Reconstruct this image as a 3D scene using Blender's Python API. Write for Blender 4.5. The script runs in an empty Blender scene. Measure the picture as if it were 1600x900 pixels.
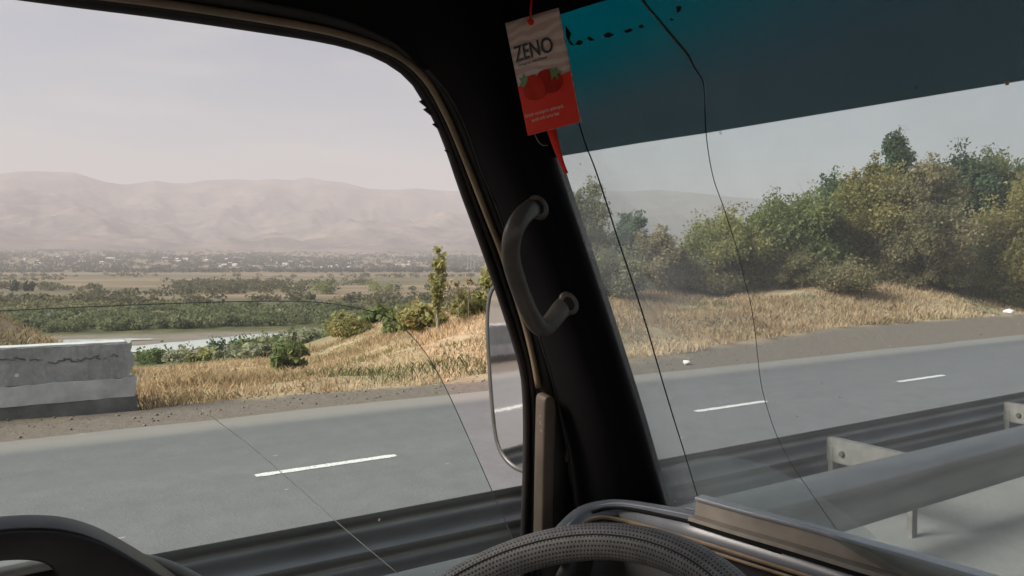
import bpy, bmesh, math
import numpy as np
from mathutils import Vector, Matrix

# ------------------------------------------------------------------ camera, world, sun, exposure
scene = bpy.context.scene
COL = scene.collection
FPX = 1155.6                      # focal length in pixels of the 1600 px wide photograph (26 mm on a 36 mm sensor)
EYE = np.array([0.0, 0.0, 2.30])  # eye height in the cab; world: +Y is the driving direction, +X the vehicle's right
YAW = math.radians(58.4)          # the camera looks this far to the left of the driving direction
PITCH = math.atan(-40 / FPX)
VIEW = np.array([-math.sin(YAW) * math.cos(PITCH), math.cos(YAW) * math.cos(PITCH), math.sin(PITCH)])
RIGHT = np.array([math.cos(YAW), math.sin(YAW), 0.0])
UP = np.cross(RIGHT, VIEW)

cam_data = bpy.data.cameras.new("camera")
cam = bpy.data.objects.new("camera", cam_data)
COL.objects.link(cam)
cam_data.sensor_width = 36
cam_data.lens = 36 * FPX / 1600
cam_data.clip_start = 0.02
cam_data.clip_end = 60000
cam.matrix_world = Matrix(((RIGHT[0], UP[0], -VIEW[0], EYE[0]), (RIGHT[1], UP[1], -VIEW[1], EYE[1]),
                           (RIGHT[2], UP[2], -VIEW[2], EYE[2]), (0, 0, 0, 1)))
scene.camera = cam

SUN_AZ = math.radians(170)        # to the left of the driving direction: behind and left of the vehicle
SUN_EL = math.radians(35)
SUN_DIR = Vector((-math.sin(SUN_AZ) * math.cos(SUN_EL), math.cos(SUN_AZ) * math.cos(SUN_EL), math.sin(SUN_EL)))
world = bpy.data.worlds.new("World")
scene.world = world
world.use_nodes = True
wn, wl = world.node_tree.nodes, world.node_tree.links
sky = wn.new("ShaderNodeTexSky")
sky.sky_type = 'NISHITA'
sky.sun_disc = False
sky.sun_elevation = SUN_EL
sky.sun_rotation = math.radians(360) - SUN_AZ
sky.air_density = 1.0
sky.dust_density = 2.4
sky.ozone_density = 1.6
bg = wn["Background"]
bg.inputs[1].default_value = 0.042
hsv = wn.new("ShaderNodeHueSaturation")      # a milky, dusty summer sky
hsv.inputs["Saturation"].default_value = 0.72
wl.new(sky.outputs[0], hsv.inputs["Color"])
tcw = wn.new("ShaderNodeTexCoord")           # thin veil cloud
mpw = wn.new("ShaderNodeMapping")
mpw.inputs["Scale"].default_value = (2.2, 2.2, 11.0)
nzw = wn.new("ShaderNodeTexNoise")
nzw.inputs["Scale"].default_value = 2.4
nzw.inputs["Detail"].default_value = 7
nzw.inputs["Roughness"].default_value = 0.55
rpw = wn.new("ShaderNodeMapRange")
rpw.inputs["From Min"].default_value = 0.45
rpw.inputs["From Max"].default_value = 0.8
rpw.inputs["To Min"].default_value = 0.0
rpw.inputs["To Max"].default_value = 0.5
mxw = wn.new("ShaderNodeMix")
mxw.data_type = 'RGBA'
mxw.inputs["B"].default_value = (5.4, 5.1, 4.95, 1)
wl.new(tcw.outputs["Generated"], mpw.inputs[0])
wl.new(mpw.outputs[0], nzw.inputs["Vector"])
wl.new(nzw.outputs["Fac"], rpw.inputs["Value"])
wl.new(rpw.outputs[0], mxw.inputs["Factor"])
wl.new(hsv.outputs[0], mxw.inputs["A"])
wl.new(mxw.outputs["Result"], bg.inputs[0])

sun_data = bpy.data.lights.new("sun", 'SUN')
sun_data.energy = 3.5
sun_data.angle = math.radians(26.0)
sun_data.color = (1.0, 0.905, 0.82)
sun = bpy.data.objects.new("sun", sun_data)
COL.objects.link(sun)
sun.rotation_euler = SUN_DIR.to_track_quat('Z', 'Y').to_euler()

scene.view_settings.view_transform = 'Standard'
scene.view_settings.look = 'None'
scene.view_settings.exposure = 1.56
scene.view_settings.gamma = 1
scene.view_settings.use_curve_mapping = False
scene.render.engine = 'CYCLES'
scene.cycles.use_denoising = True
scene.cycles.max_bounces = 6
scene.cycles.diffuse_bounces = 3
scene.cycles.glossy_bounces = 3
scene.cycles.transmission_bounces = 4
scene.cycles.transparent_max_bounces = 16
scene.cycles.volume_bounces = 0
scene.cycles.sample_clamp_indirect = 6
scene.cycles.caustics_reflective = False
scene.cycles.caustics_refractive = False

# ------------------------------------------------------------------ helpers: rays, noise, meshes
rng = np.random.default_rng(11)


def ray(px, py):
    d = VIEW + RIGHT * ((px - 800) / FPX) + UP * ((450 - py) / FPX)
    return d


def at(px, py, depth):
    return EYE + ray(px, py) * depth


def on_plane(px, py, p0, n):
    d = ray(px, py)
    return EYE + d * (np.dot(np.asarray(p0) - EYE, n) / np.dot(d, n))


def on_z(px, py, z):
    return on_plane(px, py, (0, 0, z), np.array([0, 0, 1.0]))


def sstep(a, b, x):
    t = np.clip((x - a) / (b - a), 0, 1)
    return t * t * (3 - 2 * t)


def vnoise(x, y, seed=0):
    xi, yi = np.floor(x).astype(np.int64), np.floor(y).astype(np.int64)
    xf, yf = x - xi, y - yi
    u, v = xf * xf * (3 - 2 * xf), yf * yf * (3 - 2 * yf)

    def h(a, b):
        n = (a * 374761393 + b * 668265263 + seed * 1442695041) & 0xFFFFFFFF
        n = ((n ^ (n >> 13)) * 1274126177) & 0xFFFFFFFF
        return ((n ^ (n >> 16)) & 0xFFFF) / 65535.0
    return (h(xi, yi) * (1 - u) + h(xi + 1, yi) * u) * (1 - v) + (h(xi, yi + 1) * (1 - u) + h(xi + 1, yi + 1) * u) * v


def fbm(x, y, octv=4, seed=0, ridged=False):
    s, a, tot = 0, 1.0, 0
    for o in range(octv):
        n = vnoise(x * 2 ** o + 17.3 * o, y * 2 ** o - 9.1 * o, seed + o)
        if ridged:
            n = 1 - np.abs(2 * n - 1)
        s = s + a * n
        tot += a
        a *= 0.5
    return s / tot


def make_mesh(name, verts, faces, smooth=False):
    me = bpy.data.meshes.new(name)
    me.from_pydata([tuple(v) for v in verts], [], [tuple(f) for f in faces])
    me.validate()
    bm = bmesh.new()
    bm.from_mesh(me)
    bmesh.ops.recalc_face_normals(bm, faces=bm.faces)
    bm.to_mesh(me)
    bm.free()
    if smooth:
        me.polygons.foreach_set("use_smooth", [True] * len(me.polygons))
    me.update()
    return me


def fast_mesh(name, verts, quads, tint=None, smooth=False):
    """numpy arrays -> mesh; quads (n,3) or (n,4)"""
    k = quads.shape[1]
    me = bpy.data.meshes.new(name)
    me.vertices.add(len(verts))
    me.vertices.foreach_set("co", np.ascontiguousarray(verts, dtype=np.float32).ravel())
    me.loops.add(quads.size)
    me.loops.foreach_set("vertex_index", np.ascontiguousarray(quads, dtype=np.int32).ravel())
    me.polygons.add(len(quads))
    me.polygons.foreach_set("loop_start", np.arange(0, quads.size, k, dtype=np.int32))
    me.polygons.foreach_set("loop_total", np.full(len(quads), k, dtype=np.int32))
    if smooth:
        me.polygons.foreach_set("use_smooth", np.ones(len(quads), dtype=bool))
    me.update(calc_edges=True)
    if tint is not None:
        a = me.attributes.new("tint", 'FLOAT', 'POINT')
        a.data.foreach_set("value", np.ascontiguousarray(tint, dtype=np.float32))
    return me


def obj(name, me, mat=None, parent=None, loc=None):
    o = bpy.data.objects.new(name, me)
    COL.objects.link(o)
    if mat is not None and me is not None:
        me.materials.clear()
        me.materials.append(mat)
    if loc is not None:
        o.location = tuple(loc)
    if parent is not None:
        o.parent = parent
    return o


def world_offset(o):
    w = o.location + o.matrix_parent_inverse.translation if o.parent else o.location.copy()
    return w + world_offset(o.parent) if o.parent else w


def world_child(name, me, mat, parent):
    """a part whose mesh is given in world coordinates"""
    o = obj(name, me, mat)
    o.parent = parent
    off = world_offset(parent)
    o.matrix_parent_inverse = Matrix.Translation(-off)
    return o


def empty(name, loc):
    o = bpy.data.objects.new(name, None)
    COL.objects.link(o)
    o.location = tuple(loc)
    o.empty_display_size = 0.2
    return o


def tag(o, label=None, cat=None, group=None, kind=None):
    if label:
        o["label"] = label
    if cat:
        o["category"] = cat
    if group:
        o["group"] = group
    if kind:
        o["kind"] = kind
    return o


# ------------------------------------------------------------------ helpers: materials
def new_mat(name):
    m = bpy.data.materials.new(name)
    m.use_nodes = True
    nt = m.node_tree
    b = nt.nodes["Principled BSDF"]
    return m, nt, b


def nd(nt, t, **kw):
    n = nt.nodes.new(t)
    for k, v in kw.items():
        if k in n.inputs:
            n.inputs[k].default_value = v
        else:
            setattr(n, k, v)
    return n


def ramp(nt, stops, fac=None, interp='LINEAR'):
    r = nt.nodes.new("ShaderNodeValToRGB")
    e = r.color_ramp.elements
    r.color_ramp.interpolation = interp
    while len(e) < len(stops):
        e.new(0.5)
    for i, (p, c) in enumerate(stops):
        e[i].position = p
        e[i].color = (*c, 1) if len(c) == 3 else c
    if fac is not None:
        nt.links.new(fac, r.inputs[0])
    return r


def noise(nt, scale, detail=5, rough=0.55, vec=None, stretch=None, dist=0.0):
    n = nd(nt, "ShaderNodeTexNoise", Scale=scale, Detail=detail, Roughness=rough, Distortion=dist)
    if vec is None:
        tc = nt.nodes.new("ShaderNodeTexCoord")
        vec = tc.outputs["Object"]
    if stretch is not None:
        mp = nt.nodes.new("ShaderNodeMapping")
        mp.inputs["Scale"].default_value = stretch
        nt.links.new(vec, mp.inputs[0])
        vec = mp.outputs[0]
    nt.links.new(vec, n.inputs["Vector"])
    return n


def mixc(nt, fac, a, b, blend='MIX'):
    m = nt.nodes.new("ShaderNodeMix")
    m.data_type = 'RGBA'
    m.blend_type = blend
    for sock, v in (("Factor", fac), ("A", a), ("B", b)):
        s = [i for i in m.inputs if i.name == sock and (i.type == ('VALUE' if sock == "Factor" else 'RGBA'))][0]
        if isinstance(v, (int, float)):
            s.default_value = v
        elif isinstance(v, tuple):
            s.default_value = (*v, 1)
        else:
            nt.links.new(v, s)
    return [o for o in m.outputs if o.type == 'RGBA'][0]


def math_n(nt, op, a, b=None):
    m = nt.nodes.new("ShaderNodeMath")
    m.operation = op
    for i, v in enumerate((a, b)):
        if v is None:
            continue
        if isinstance(v, (int, float)):
            m.inputs[i].default_value = v
        else:
            nt.links.new(v, m.inputs[i])
    return m.outputs[0]


def bump(nt, b, height, strength=0.3, dist=0.01):
    bp = nd(nt, "ShaderNodeBump", Strength=strength, Distance=dist)
    nt.links.new(height, bp.inputs["Height"])
    nt.links.new(bp.outputs[0], b.inputs["Normal"])


def simple(name, c1, c2=None, rough=0.6, scale=8, bstr=0.0, bdist=0.003, metal=0.0, stretch=None, spec=None, detail=6):
    m, nt, b = new_mat(name)
    c2 = c2 or tuple(v * 0.7 for v in c1)
    n = noise(nt, scale, detail, 0.6, stretch=stretch)
    r = ramp(nt, [(0.3, c2), (0.7, c1)], n.outputs["Fac"])
    nt.links.new(r.outputs[0], b.inputs["Base Color"])
    b.inputs["Roughness"].default_value = rough
    b.inputs["Metallic"].default_value = metal
    if spec is not None:
        b.inputs["Specular IOR Level"].default_value = spec
    if bstr:
        n2 = noise(nt, scale * 6, 4, 0.6, stretch=stretch)
        bump(nt, b, n2.outputs["Fac"], bstr, bdist)
    return m


def see_through(m, col, amt=0.25):
    nt = m.node_tree
    b = nt.nodes["Principled BSDF"]
    t = nt.nodes.new("ShaderNodeBsdfTranslucent")
    t.inputs["Color"].default_value = (*col, 1)
    mx = nt.nodes.new("ShaderNodeMixShader")
    mx.inputs[0].default_value = amt
    nt.links.new(b.outputs[0], mx.inputs[1])
    nt.links.new(t.outputs[0], mx.inputs[2])
    nt.links.new(mx.outputs[0], nt.nodes["Material Output"].inputs["Surface"])


def leaf_mat(name, cols, trans=0.52):
    m, nt, b = new_mat(name)
    at_ = nd(nt, "ShaderNodeAttribute", attribute_name="tint")
    n = len(cols)
    r = ramp(nt, [(i / (n - 1), c) for i, c in enumerate(cols)], at_.outputs["Fac"])
    nt.links.new(r.outputs[0], b.inputs["Base Color"])
    b.inputs["Roughness"].default_value = 0.8
    b.inputs["Specular IOR Level"].default_value = 0.1
    t = nt.nodes.new("ShaderNodeBsdfTranslucent")
    nt.links.new(r.outputs[0], t.inputs["Color"])
    mx = nd(nt, "ShaderNodeMixShader")
    mx.inputs[0].default_value = trans
    nt.links.new(b.outputs[0], mx.inputs[1])
    nt.links.new(t.outputs[0], mx.inputs[2])
    nt.links.new(mx.outputs[0], nt.nodes["Material Output"].inputs["Surface"])
    return m


def position_xyz(nt):
    g = nt.nodes.new("ShaderNodeTexCoord")
    s = nt.nodes.new("ShaderNodeSeparateXYZ")
    nt.links.new(g.outputs["Object"], s.inputs[0])
    return g.outputs["Object"], s.outputs


# ------------------------------------------------------------------ TERRAIN
VALLEY = -25.0


def shoulder_edge(Y):
    return 13.0 + 3.2 * sstep(8, 26, Y)


def ground_z(x, y):
    x = np.asarray(x, float)
    y = np.asarray(y, float)
    L = -x
    e = shoulder_edge(y) + 0.8 * (fbm(y * 0.35, L * 0 + 3.1, 3, 5) - 0.5)
    w = sstep(5.0, 13.5, y - 0.14 * (L - 14))
    back = sstep(-9, -25, y)
    start = 14.2 + 11.0 * np.maximum(w, 0.5 * back)
    d = L - start
    fall = -0.1185 * (np.sqrt(d * d + 6.0) + d) * 0.5
    z = np.maximum(fall, VALLEY)
    z = z + np.where(z < VALLEY + 2, 0, 0)
    # berm on the right, mound behind the concrete parapet
    berm = sstep(0.2, 5.0, L - e) * (0.55 + 0.65 * sstep(12, 34, y))
    z = z + w * berm * sstep(75, 40, L)
    z = z + 3.3 * np.exp(-((y + 3.6) / 3.4) ** 2 - ((L - 20.5) / 4.2) ** 2)
    # ditch scar on the right and small roughness off the road
    z = z - w * 0.35 * np.exp(-((L - e - 5.5) / 1.6) ** 2) * sstep(12, 16, y) * sstep(30, 22, y)
    off = sstep(0.0, 2.0, L - e)
    off = off * sstep(228, 205, L)
    z = z + off * (0.5 * (fbm(x * 0.22, y * 0.22, 4, 21) - 0.5) + 0.22 * (fbm(x * 0.9, y * 0.9, 3, 31) - 0.5))
    # far plain rises towards the mountains
    r = np.sqrt(x * x + y * y)
    z = z + sstep(150, 260, L) * 1.2 * (fbm(x * 0.02, y * 0.02, 3, 41) - 0.5) * sstep(330, 420, r)
    z = z + np.maximum(r - 2500, 0) * 0.036 * sstep(200, 1200, L)
    z = np.where(L < e, -0.03 + 0.0 * L, z)
    return z


def polar_grid(az, rad):
    A, R = np.meshgrid(az, rad)
    return -np.sin(A) * R, np.cos(A) * R


def grid_faces(nr, na, wrap=False):
    i = np.arange(nr - 1)[:, None]
    j = np.arange(na if wrap else na - 1)[None, :]
    jn = (j + 1) % na
    q = np.stack([i * na + j, i * na + jn, (i + 1) * na + jn, (i + 1) * na + j], -1).reshape(-1, 4)
    return q


def lay(n, a, b):
    return np.linspace(a, b, n, endpoint=False)


deg = math.radians
az = np.concatenate([lay(90, deg(-170), deg(-5)), lay(40, deg(-5), deg(20)), lay(480, deg(20), deg(97)), lay(70, deg(97), deg(190))])
rad = np.concatenate([[0.01, 2, 5, 8], np.geomspace(10.5, 70, 190), np.geomspace(72, 500, 130), np.geomspace(515, 16000, 120)])
GX, GY = polar_grid(az, rad)
GZ = ground_z(GX, GY)
GL = -GX
GR = np.sqrt(GX ** 2 + GY ** 2)
me = fast_mesh("terrain", np.stack([GX, GY, GZ], -1).reshape(-1, 3), grid_faces(len(rad), len(az), True), smooth=True)


def put_attr(me, name, val):
    a = me.attributes.new(name, 'FLOAT', 'POINT')
    a.data.foreach_set("value", np.ascontiguousarray(val, dtype=np.float32).ravel())


e_ = shoulder_edge(GY) + 0.8 * (fbm(GY * 0.35, GL * 0 + 3.1, 3, 5) - 0.5)
grassy = sstep(-0.5, 0.7, GL - e_ + 1.4 * (fbm(GX * 1.3, GY * 1.3, 3, 77) - 0.5))
put_attr(me, "grassy", grassy)
green = np.clip(sstep(18, 60, GL - 6 + 16 * (fbm(GX * 0.08, GY * 0.08, 3, 8) - 0.5)), 0, 1) * sstep(520, 330, GR)
put_attr(me, "green", green * sstep(9.0, 9.4, GL))
sand = sstep(212, 226, GL) * sstep(318, 300, GL + 0.25 * (GY - 60) + 22 * (fbm(GX * .02, GY * .02, 3, 90) - .5))
put_attr(me, "sand", sand)
field = sstep(380, 520, GR) * sstep(100, 200, GL)
put_attr(me, "field", field)

m, nt, b = new_mat("terrain")
vec, xyz = position_xyz(nt)


def attr(nt, n):
    return nd(nt, "ShaderNodeAttribute", attribute_name=n).outputs["Fac"]


nA = noise(nt, 0.9, 8, 0.65, vec)
nB = noise(nt, 6.0, 8, 0.7, vec)
dirt = mixc(nt, nB.outputs["Fac"], (0.13, 0.108, 0.092), (0.235, 0.20, 0.172))
straw = ramp(nt, [(0.25, (0.24, 0.185, 0.12)), (0.5, (0.38, 0.30, 0.195)), (0.75, (0.50, 0.41, 0.28))], nA.outputs["Fac"]).outputs[0]
col = mixc(nt, attr(nt, "grassy"), dirt, straw)
gr = ramp(nt, [(0.3, (0.055, 0.065, 0.03)), (0.7, (0.14, 0.13, 0.06))], noise(nt, 0.11, 6, 0.6, vec).outputs["Fac"]).outputs[0]
col = mixc(nt, attr(nt, "green"), col, gr)
# fields: long strips lying across the valley
vr = nt.nodes.new("ShaderNodeVectorRotate")
vr.rotation_type = 'Z_AXIS'
vr.inputs["Angle"].default_value = -YAW
nt.links.new(vec, vr.inputs["Vector"])
nF = noise(nt, 0.011, 5, 0.62, vr.outputs[0], stretch=(0.22, 1.0, 1.0))
nF2 = noise(nt, 0.0022, 4, 0.6, vr.outputs[0], stretch=(0.3, 1.0, 1.0))
fcol = ramp(nt, [(0.36, (0.07, 0.08, 0.045)), (0.47, (0.11, 0.11, 0.065)), (0.53, (0.23, 0.18, 0.115)), (0.58, (0.14, 0.125, 0.08)), (0.68, (0.34, 0.25, 0.155))], nF.outputs["Fac"]).outputs[0]
fcol2 = ramp(nt, [(0.40, (0.09, 0.09, 0.06)), (0.65, (0.30, 0.23, 0.155))], nF2.outputs["Fac"]).outputs[0]
fcol = mixc(nt, 0.4, fcol, fcol2)
col = mixc(nt, attr(nt, "field"), col, fcol)
scol = mixc(nt, noise(nt, 0.08, 6, 0.6, vec).outputs["Fac"], (0.14, 0.12, 0.10), (0.30, 0.26, 0.22))
col = mixc(nt, attr(nt, "sand"), col, scol)
nt.links.new(col, b.inputs["Base Color"])
b.inputs["Roughness"].default_value = 0.95
b.inputs["Specular IOR Level"].default_value = 0.1
bump(nt, b, nB.outputs["Fac"], 0.6, 0.06)
M_TERRAIN = m
tag(obj("terrain", me, m), kind="structure")

# mountains -----------------------------------------------------------
SKY = np.array([(-900, 330), (-500, 306), (-200, 287), (0, 273), (30, 270), (60, 269), (120, 272), (145, 280), (170, 287), (200, 290), (222, 287), (245, 283), (268, 287),
                (290, 288), (330, 283), (365, 281), (400, 283), (430, 281), (460, 283), (485, 279), (510, 284), (540, 286), (575, 295), (650, 295), (700, 299), (760, 303),
                (830, 304), (900, 300), (960, 298), (1020, 298), (1100, 304), (1220, 315), (1400, 330), (1700, 352), (2200, 362)], float)
maz = np.linspace(deg(-15), deg(125), 900)
mpx = 800 + FPX * np.tan(np.clip(YAW - maz, deg(-62), deg(62)))
sky_y = np.interp(mpx, SKY[:, 0], SKY[:, 1])
RIDGE, FOOT = 9500.0, 5000.0
mr = np.concatenate([np.linspace(FOOT - 300, RIDGE, 230), np.linspace(RIDGE + 120, RIDGE + 2500, 16)])
MX, MY = polar_grid(maz, mr)
AZ, RR = np.meshgrid(maz, mr)
cosoff = np.cos(np.clip(AZ - YAW, -1.2, 1.2))
ridge_h = (410 - sky_y)[None, :] / FPX * RIDGE * cosoff + 2.3
foot_z = VALLEY + (FOOT - 2500) * 0.036
t = (RR - FOOT) / (RIDGE - FOOT)
wx, wy = 300 * fbm(MX / 1400, MY / 1400, 3, 3), 300 * fbm(MX / 1400, MY / 1400, 3, 4)
rn = fbm((MX + wx) / 1250, (MY + wy) / 1250, 6, 12, ridged=True)
rn2 = fbm((MX + wx) / 420, (MY + wy) / 420, 4, 15, ridged=True)
tc_ = np.clip(t, 0, 1)
base = foot_z + (ridge_h - foot_z) * (0.25 * tc_ + 0.75 * tc_ ** 2.1)
spur = 620 * (rn - 0.62) + 120 * (rn2 - 0.6)
env = sstep(0.0, 0.22, tc_) * (1 - sstep(0.72, 1.0, tc_) * 0.93)
MZ = base + spur * env * (0.35 + 0.65 * tc_)
cap = 2.3 + (ridge_h - 2.3) * (RR / RIDGE) * (0.62 + 0.36 * tc_ ** 2)      # lower spurs stay beneath the skyline
MZ = np.where(t < 0.97, np.minimum(MZ, cap - 12 * (1 - rn)), MZ)
MZ = np.where(t > 1, ridge_h - (RR - RIDGE) * 0.25, MZ)
MZ = np.where(t < 0.0, foot_z - 8 - 30 * (FOOT - RR) / 300, MZ)
me = fast_mesh("mountains", np.stack([MX, MY, MZ], -1).reshape(-1, 3), grid_faces(len(mr), len(maz)), smooth=True)
m, nt, b = new_mat("mountain_slopes")
vec, xyz = position_xyz(nt)
n1 = noise(nt, 0.0025, 8, 0.62, vec)
c = ramp(nt, [(0.32, (0.06, 0.058, 0.055)), (0.5, (0.12, 0.10, 0.088)), (0.68, (0.22, 0.175, 0.14))], n1.outputs["Fac"]).outputs[0]
nt.links.new(c, b.inputs["Base Color"])
b.inputs["Roughness"].default_value = 1.0
b.inputs["Specular IOR Level"].default_value = 0.0
tag(obj("mountains", me, m), kind="structure")

# river ---------------------------------------------------------------
m, nt, b = new_mat("river_water")
b.inputs["Base Color"].default_value = (0.58, 0.61, 0.61, 1)
b.inputs["Roughness"].default_value = 0.12
b.inputs["IOR"].default_value = 1.33
nW = noise(nt, 0.5, 4, 0.6)
bump(nt, b, nW.outputs["Fac"], 0.03, 0.02)
M_WATER = m


def strip_on_ground(top, bot, z):
    v, f = [], []
    n = len(top)
    for (a, b_) in zip(top, bot):
        v += [on_z(*a, z), on_z(*b_, z)]
    for i in range(n - 1):
        f.append((2 * i, 2 * i + 1, 2 * i + 3, 2 * i + 2))
    return make_mesh("river", v, f)


def fine(pts, n=40, jit=0.5, seed=0):
    p = np.array(pts, float)
    s = np.linspace(p[0, 0], p[-1, 0], n)
    y = np.interp(s, p[:, 0], p[:, 1])
    return [(a, c + jit * (vnoise(np.array([a * 0.06]), np.array([seed * 3.3]), seed)[0] - 0.5)) for a, c in zip(s, y)]


VZ = VALLEY + 0.25
riv = strip_on_ground(fine([(190, 541), (230, 538.5), (275, 534), (335, 529), (390, 523), (470, 519), (530, 516.5), (640, 512), (900, 504)], 60, 2, 1),
                      fine([(190, 551), (235, 549.5), (300, 546), (335, 539), (400, 532), (470, 526.5), (530, 522), (640, 516), (900, 507)], 60, 2, 2), VZ)
tag(obj("river", riv, M_WATER), kind="structure")
riv2 = strip_on_ground(fine([(60, 533), (130, 530), (200, 528.5), (252, 529.5)], 24, 1, 3), fine([(60, 535.5), (130, 534), (200, 531.8), (252, 530.2)], 24, 1, 4), VZ)
tag(obj("river_side_channel", riv2, M_WATER), kind="structure")

# roads ----------------------------------------------------------------
Y0, Y1 = -160.0, 420.0


def ribbon(name, L0, L1, z, step=1.2, edge0=0.0, edge1=0.0, seed=0):
    ys = np.arange(Y0, Y1, step)
    a = L0 + edge0 * (fbm(ys * 0.9, ys * 0 + 1.7, 4, seed) - 0.5)
    b_ = L1 + edge1 * (fbm(ys * 0.9, ys * 0 + 4.2, 4, seed + 9) - 0.5)
    v, f = [], []
    for i, y in enumerate(ys):
        v += [(-a[i], y, z), (-b_[i], y, z)]
        if i:
            f.append((2 * i - 2, 2 * i - 1, 2 * i + 1, 2 * i))
    return make_mesh(name, v, f)


def asphalt_mat(name, c0, c1, lanes=()):
    m, nt, b = new_mat(name)
    vec, xyz = position_xyz(nt)
    n1 = noise(nt, 0.55, 6, 0.6, vec, stretch=(1.0, 0.12, 1.0))
    n2 = noise(nt, 45.0, 4, 0.7, vec)
    n3 = noise(nt, 3.0, 6, 0.65, vec)
    c = ramp(nt, [(0.3, c0), (0.7, c1)], n1.outputs["Fac"]).outputs[0]
    c = mixc(nt, 0.28, c, ramp(nt, [(0.35, tuple(v * .75 for v in c0)), (0.65, tuple(v * 1.2 for v in c1))], n3.outputs["Fac"]).outputs[0])
    c = mixc(nt, 0.35, c, ramp(nt, [(0.35, (0.03, 0.03, 0.03)), (0.65, (0.2, 0.2, 0.195))], n2.outputs["Fac"]).outputs[0])
    for (Lc, wd, tintc, amt) in lanes:       # polished wheel paths and dusty edges
        dx = math_n(nt, 'ABSOLUTE', math_n(nt, 'ADD', xyz[0], Lc))
        mr_ = nd(nt, "ShaderNodeMapRange", interpolation_type='SMOOTHSTEP')
        mr_.inputs["From Min"].default_value = wd
        mr_.inputs["From Max"].default_value = wd * 0.2
        mr_.inputs["To Max"].default_value = amt
        nt.links.new(dx, mr_.inputs["Value"])
        fac = math_n(nt, 'MULTIPLY', mr_.outputs[0], math_n(nt, 'ADD', n1.outputs["Fac"], 0.4))
        c = mixc(nt, fac, c, tintc)
    nS = noise(nt, 0.35, 7, 0.7, vec, stretch=(2.2, 0.05, 1.0))
    c = mixc(nt, math_n(nt, 'MULTIPLY', ramp(nt, [(0.5, (0, 0, 0)), (0.72, (1, 1, 1))], nS.outputs["Fac"]).outputs[0], 0.35), c, tuple(v * 0.72 for v in c0))
    vk = nd(nt, "ShaderNodeTexVoronoi", feature='DISTANCE_TO_EDGE', Scale=0.16)
    wv_ = noise(nt, 1.2, 4, 0.6, vec)
    va = nd(nt, "ShaderNodeVectorMath", operation='MULTIPLY_ADD')
    nt.links.new(wv_.outputs["Color"], va.inputs[0])
    va.inputs[1].default_value = (1.2, 1.2, 0)
    nt.links.new(vec, va.inputs[2])
    nt.links.new(va.outputs[0], vk.inputs["Vector"])
    ck = math_n(nt, 'LESS_THAN', vk.outputs["Distance"], 0.0016)
    c = mixc(nt, math_n(nt, 'MULTIPLY', ck, 0.06), c, (0.05, 0.05, 0.05))
    # pale flecks of dropped grit and paint
    vo = nd(nt, "ShaderNodeTexVoronoi", Scale=1.3)
    mp = nd(nt, "ShaderNodeMapping")
    mp.inputs["Scale"].default_value = (2.2, 0.8, 1)
    nt.links.new(vec, mp.inputs[0])
    nt.links.new(mp.outputs[0], vo.inputs["Vector"])
    fl = math_n(nt, 'LESS_THAN', vo.outputs["Distance"], 0.042)
    c = mixc(nt, math_n(nt, 'MULTIPLY', fl, 0.55), c, (0.45, 0.44, 0.42))
    nt.links.new(c, b.inputs["Base Color"])
    b.inputs["Roughness"].default_value = 0.85
    b.inputs["Specular IOR Level"].default_value = 0.3
    bump(nt, b, n2.outputs["Fac"], 0.35, 0.006)
    return m


dust = (0.27, 0.25, 0.225)
M_ASPH = asphalt_mat("asphalt_weathered", (0.145, 0.148, 0.158), (0.195, 0.197, 0.206),
                     [(11.25, 0.75, dust, 0.75), (10.35, 0.45, (0.125, 0.125, 0.13), 0.5), (9.0, 0.4, (0.14, 0.14, 0.145), 0.5), (5.0, 0.6, dust, 0.5)])
M_MED = asphalt_mat("median_concrete", (0.225, 0.225, 0.215), (0.30, 0.298, 0.285), [])
road = tag(obj("road", ribbon("road", 4.55, 11.45, 0.0, edge1=0.28, seed=4), M_ASPH), kind="structure")
tag(obj("median", ribbon("median", 1.9, 4.55, -0.006, seed=6), M_MED), kind="structure")
M_ASPH2 = asphalt_mat("asphalt_near", (0.10, 0.10, 0.10), (0.15, 0.15, 0.148), [])
tag(obj("near_road", ribbon("near_road", -7.0, 1.9, -0.002, seed=8), M_ASPH2), kind="structure")

m, nt, b = new_mat("road_paint")
n1 = noise(nt, 30, 6, 0.7)
nt.links.new(ramp(nt, [(0.36, (0.26, 0.26, 0.255)), (0.50, (0.74, 0.74, 0.72))], n1.outputs["Fac"]).outputs[0], b.inputs["Base Color"])
b.inputs["Roughness"].default_value = 0.7
M_PAINT = m


def dash_mesh():
    v = []
    n = 14
    for i in range(n + 1):
        y = i / n * 1.62
        w = 0.062 + 0.006 * math.sin(i * 2.1)
        if i in (0, n):
            w *= 0.75
        v += [(-w, y, 0), (w, y, 0)]
    return make_mesh("lane_dash", v, [(2 * i, 2 * i + 1, 2 * i + 3, 2 * i + 2) for i in range(n)])


dash_me = dash_mesh()
DL = 8.17
ypos = [1.72 - 5.9, 1.78, 8.35, 13.75]
ypos += [13.75 + 5.8 * k for k in range(1, 14)] + [1.78 - 5.9 * k for k in range(2, 7)]
for yy in ypos:
    obj("lane_dash", dash_me, M_PAINT, road, (-DL, yy, 0.005))

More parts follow.
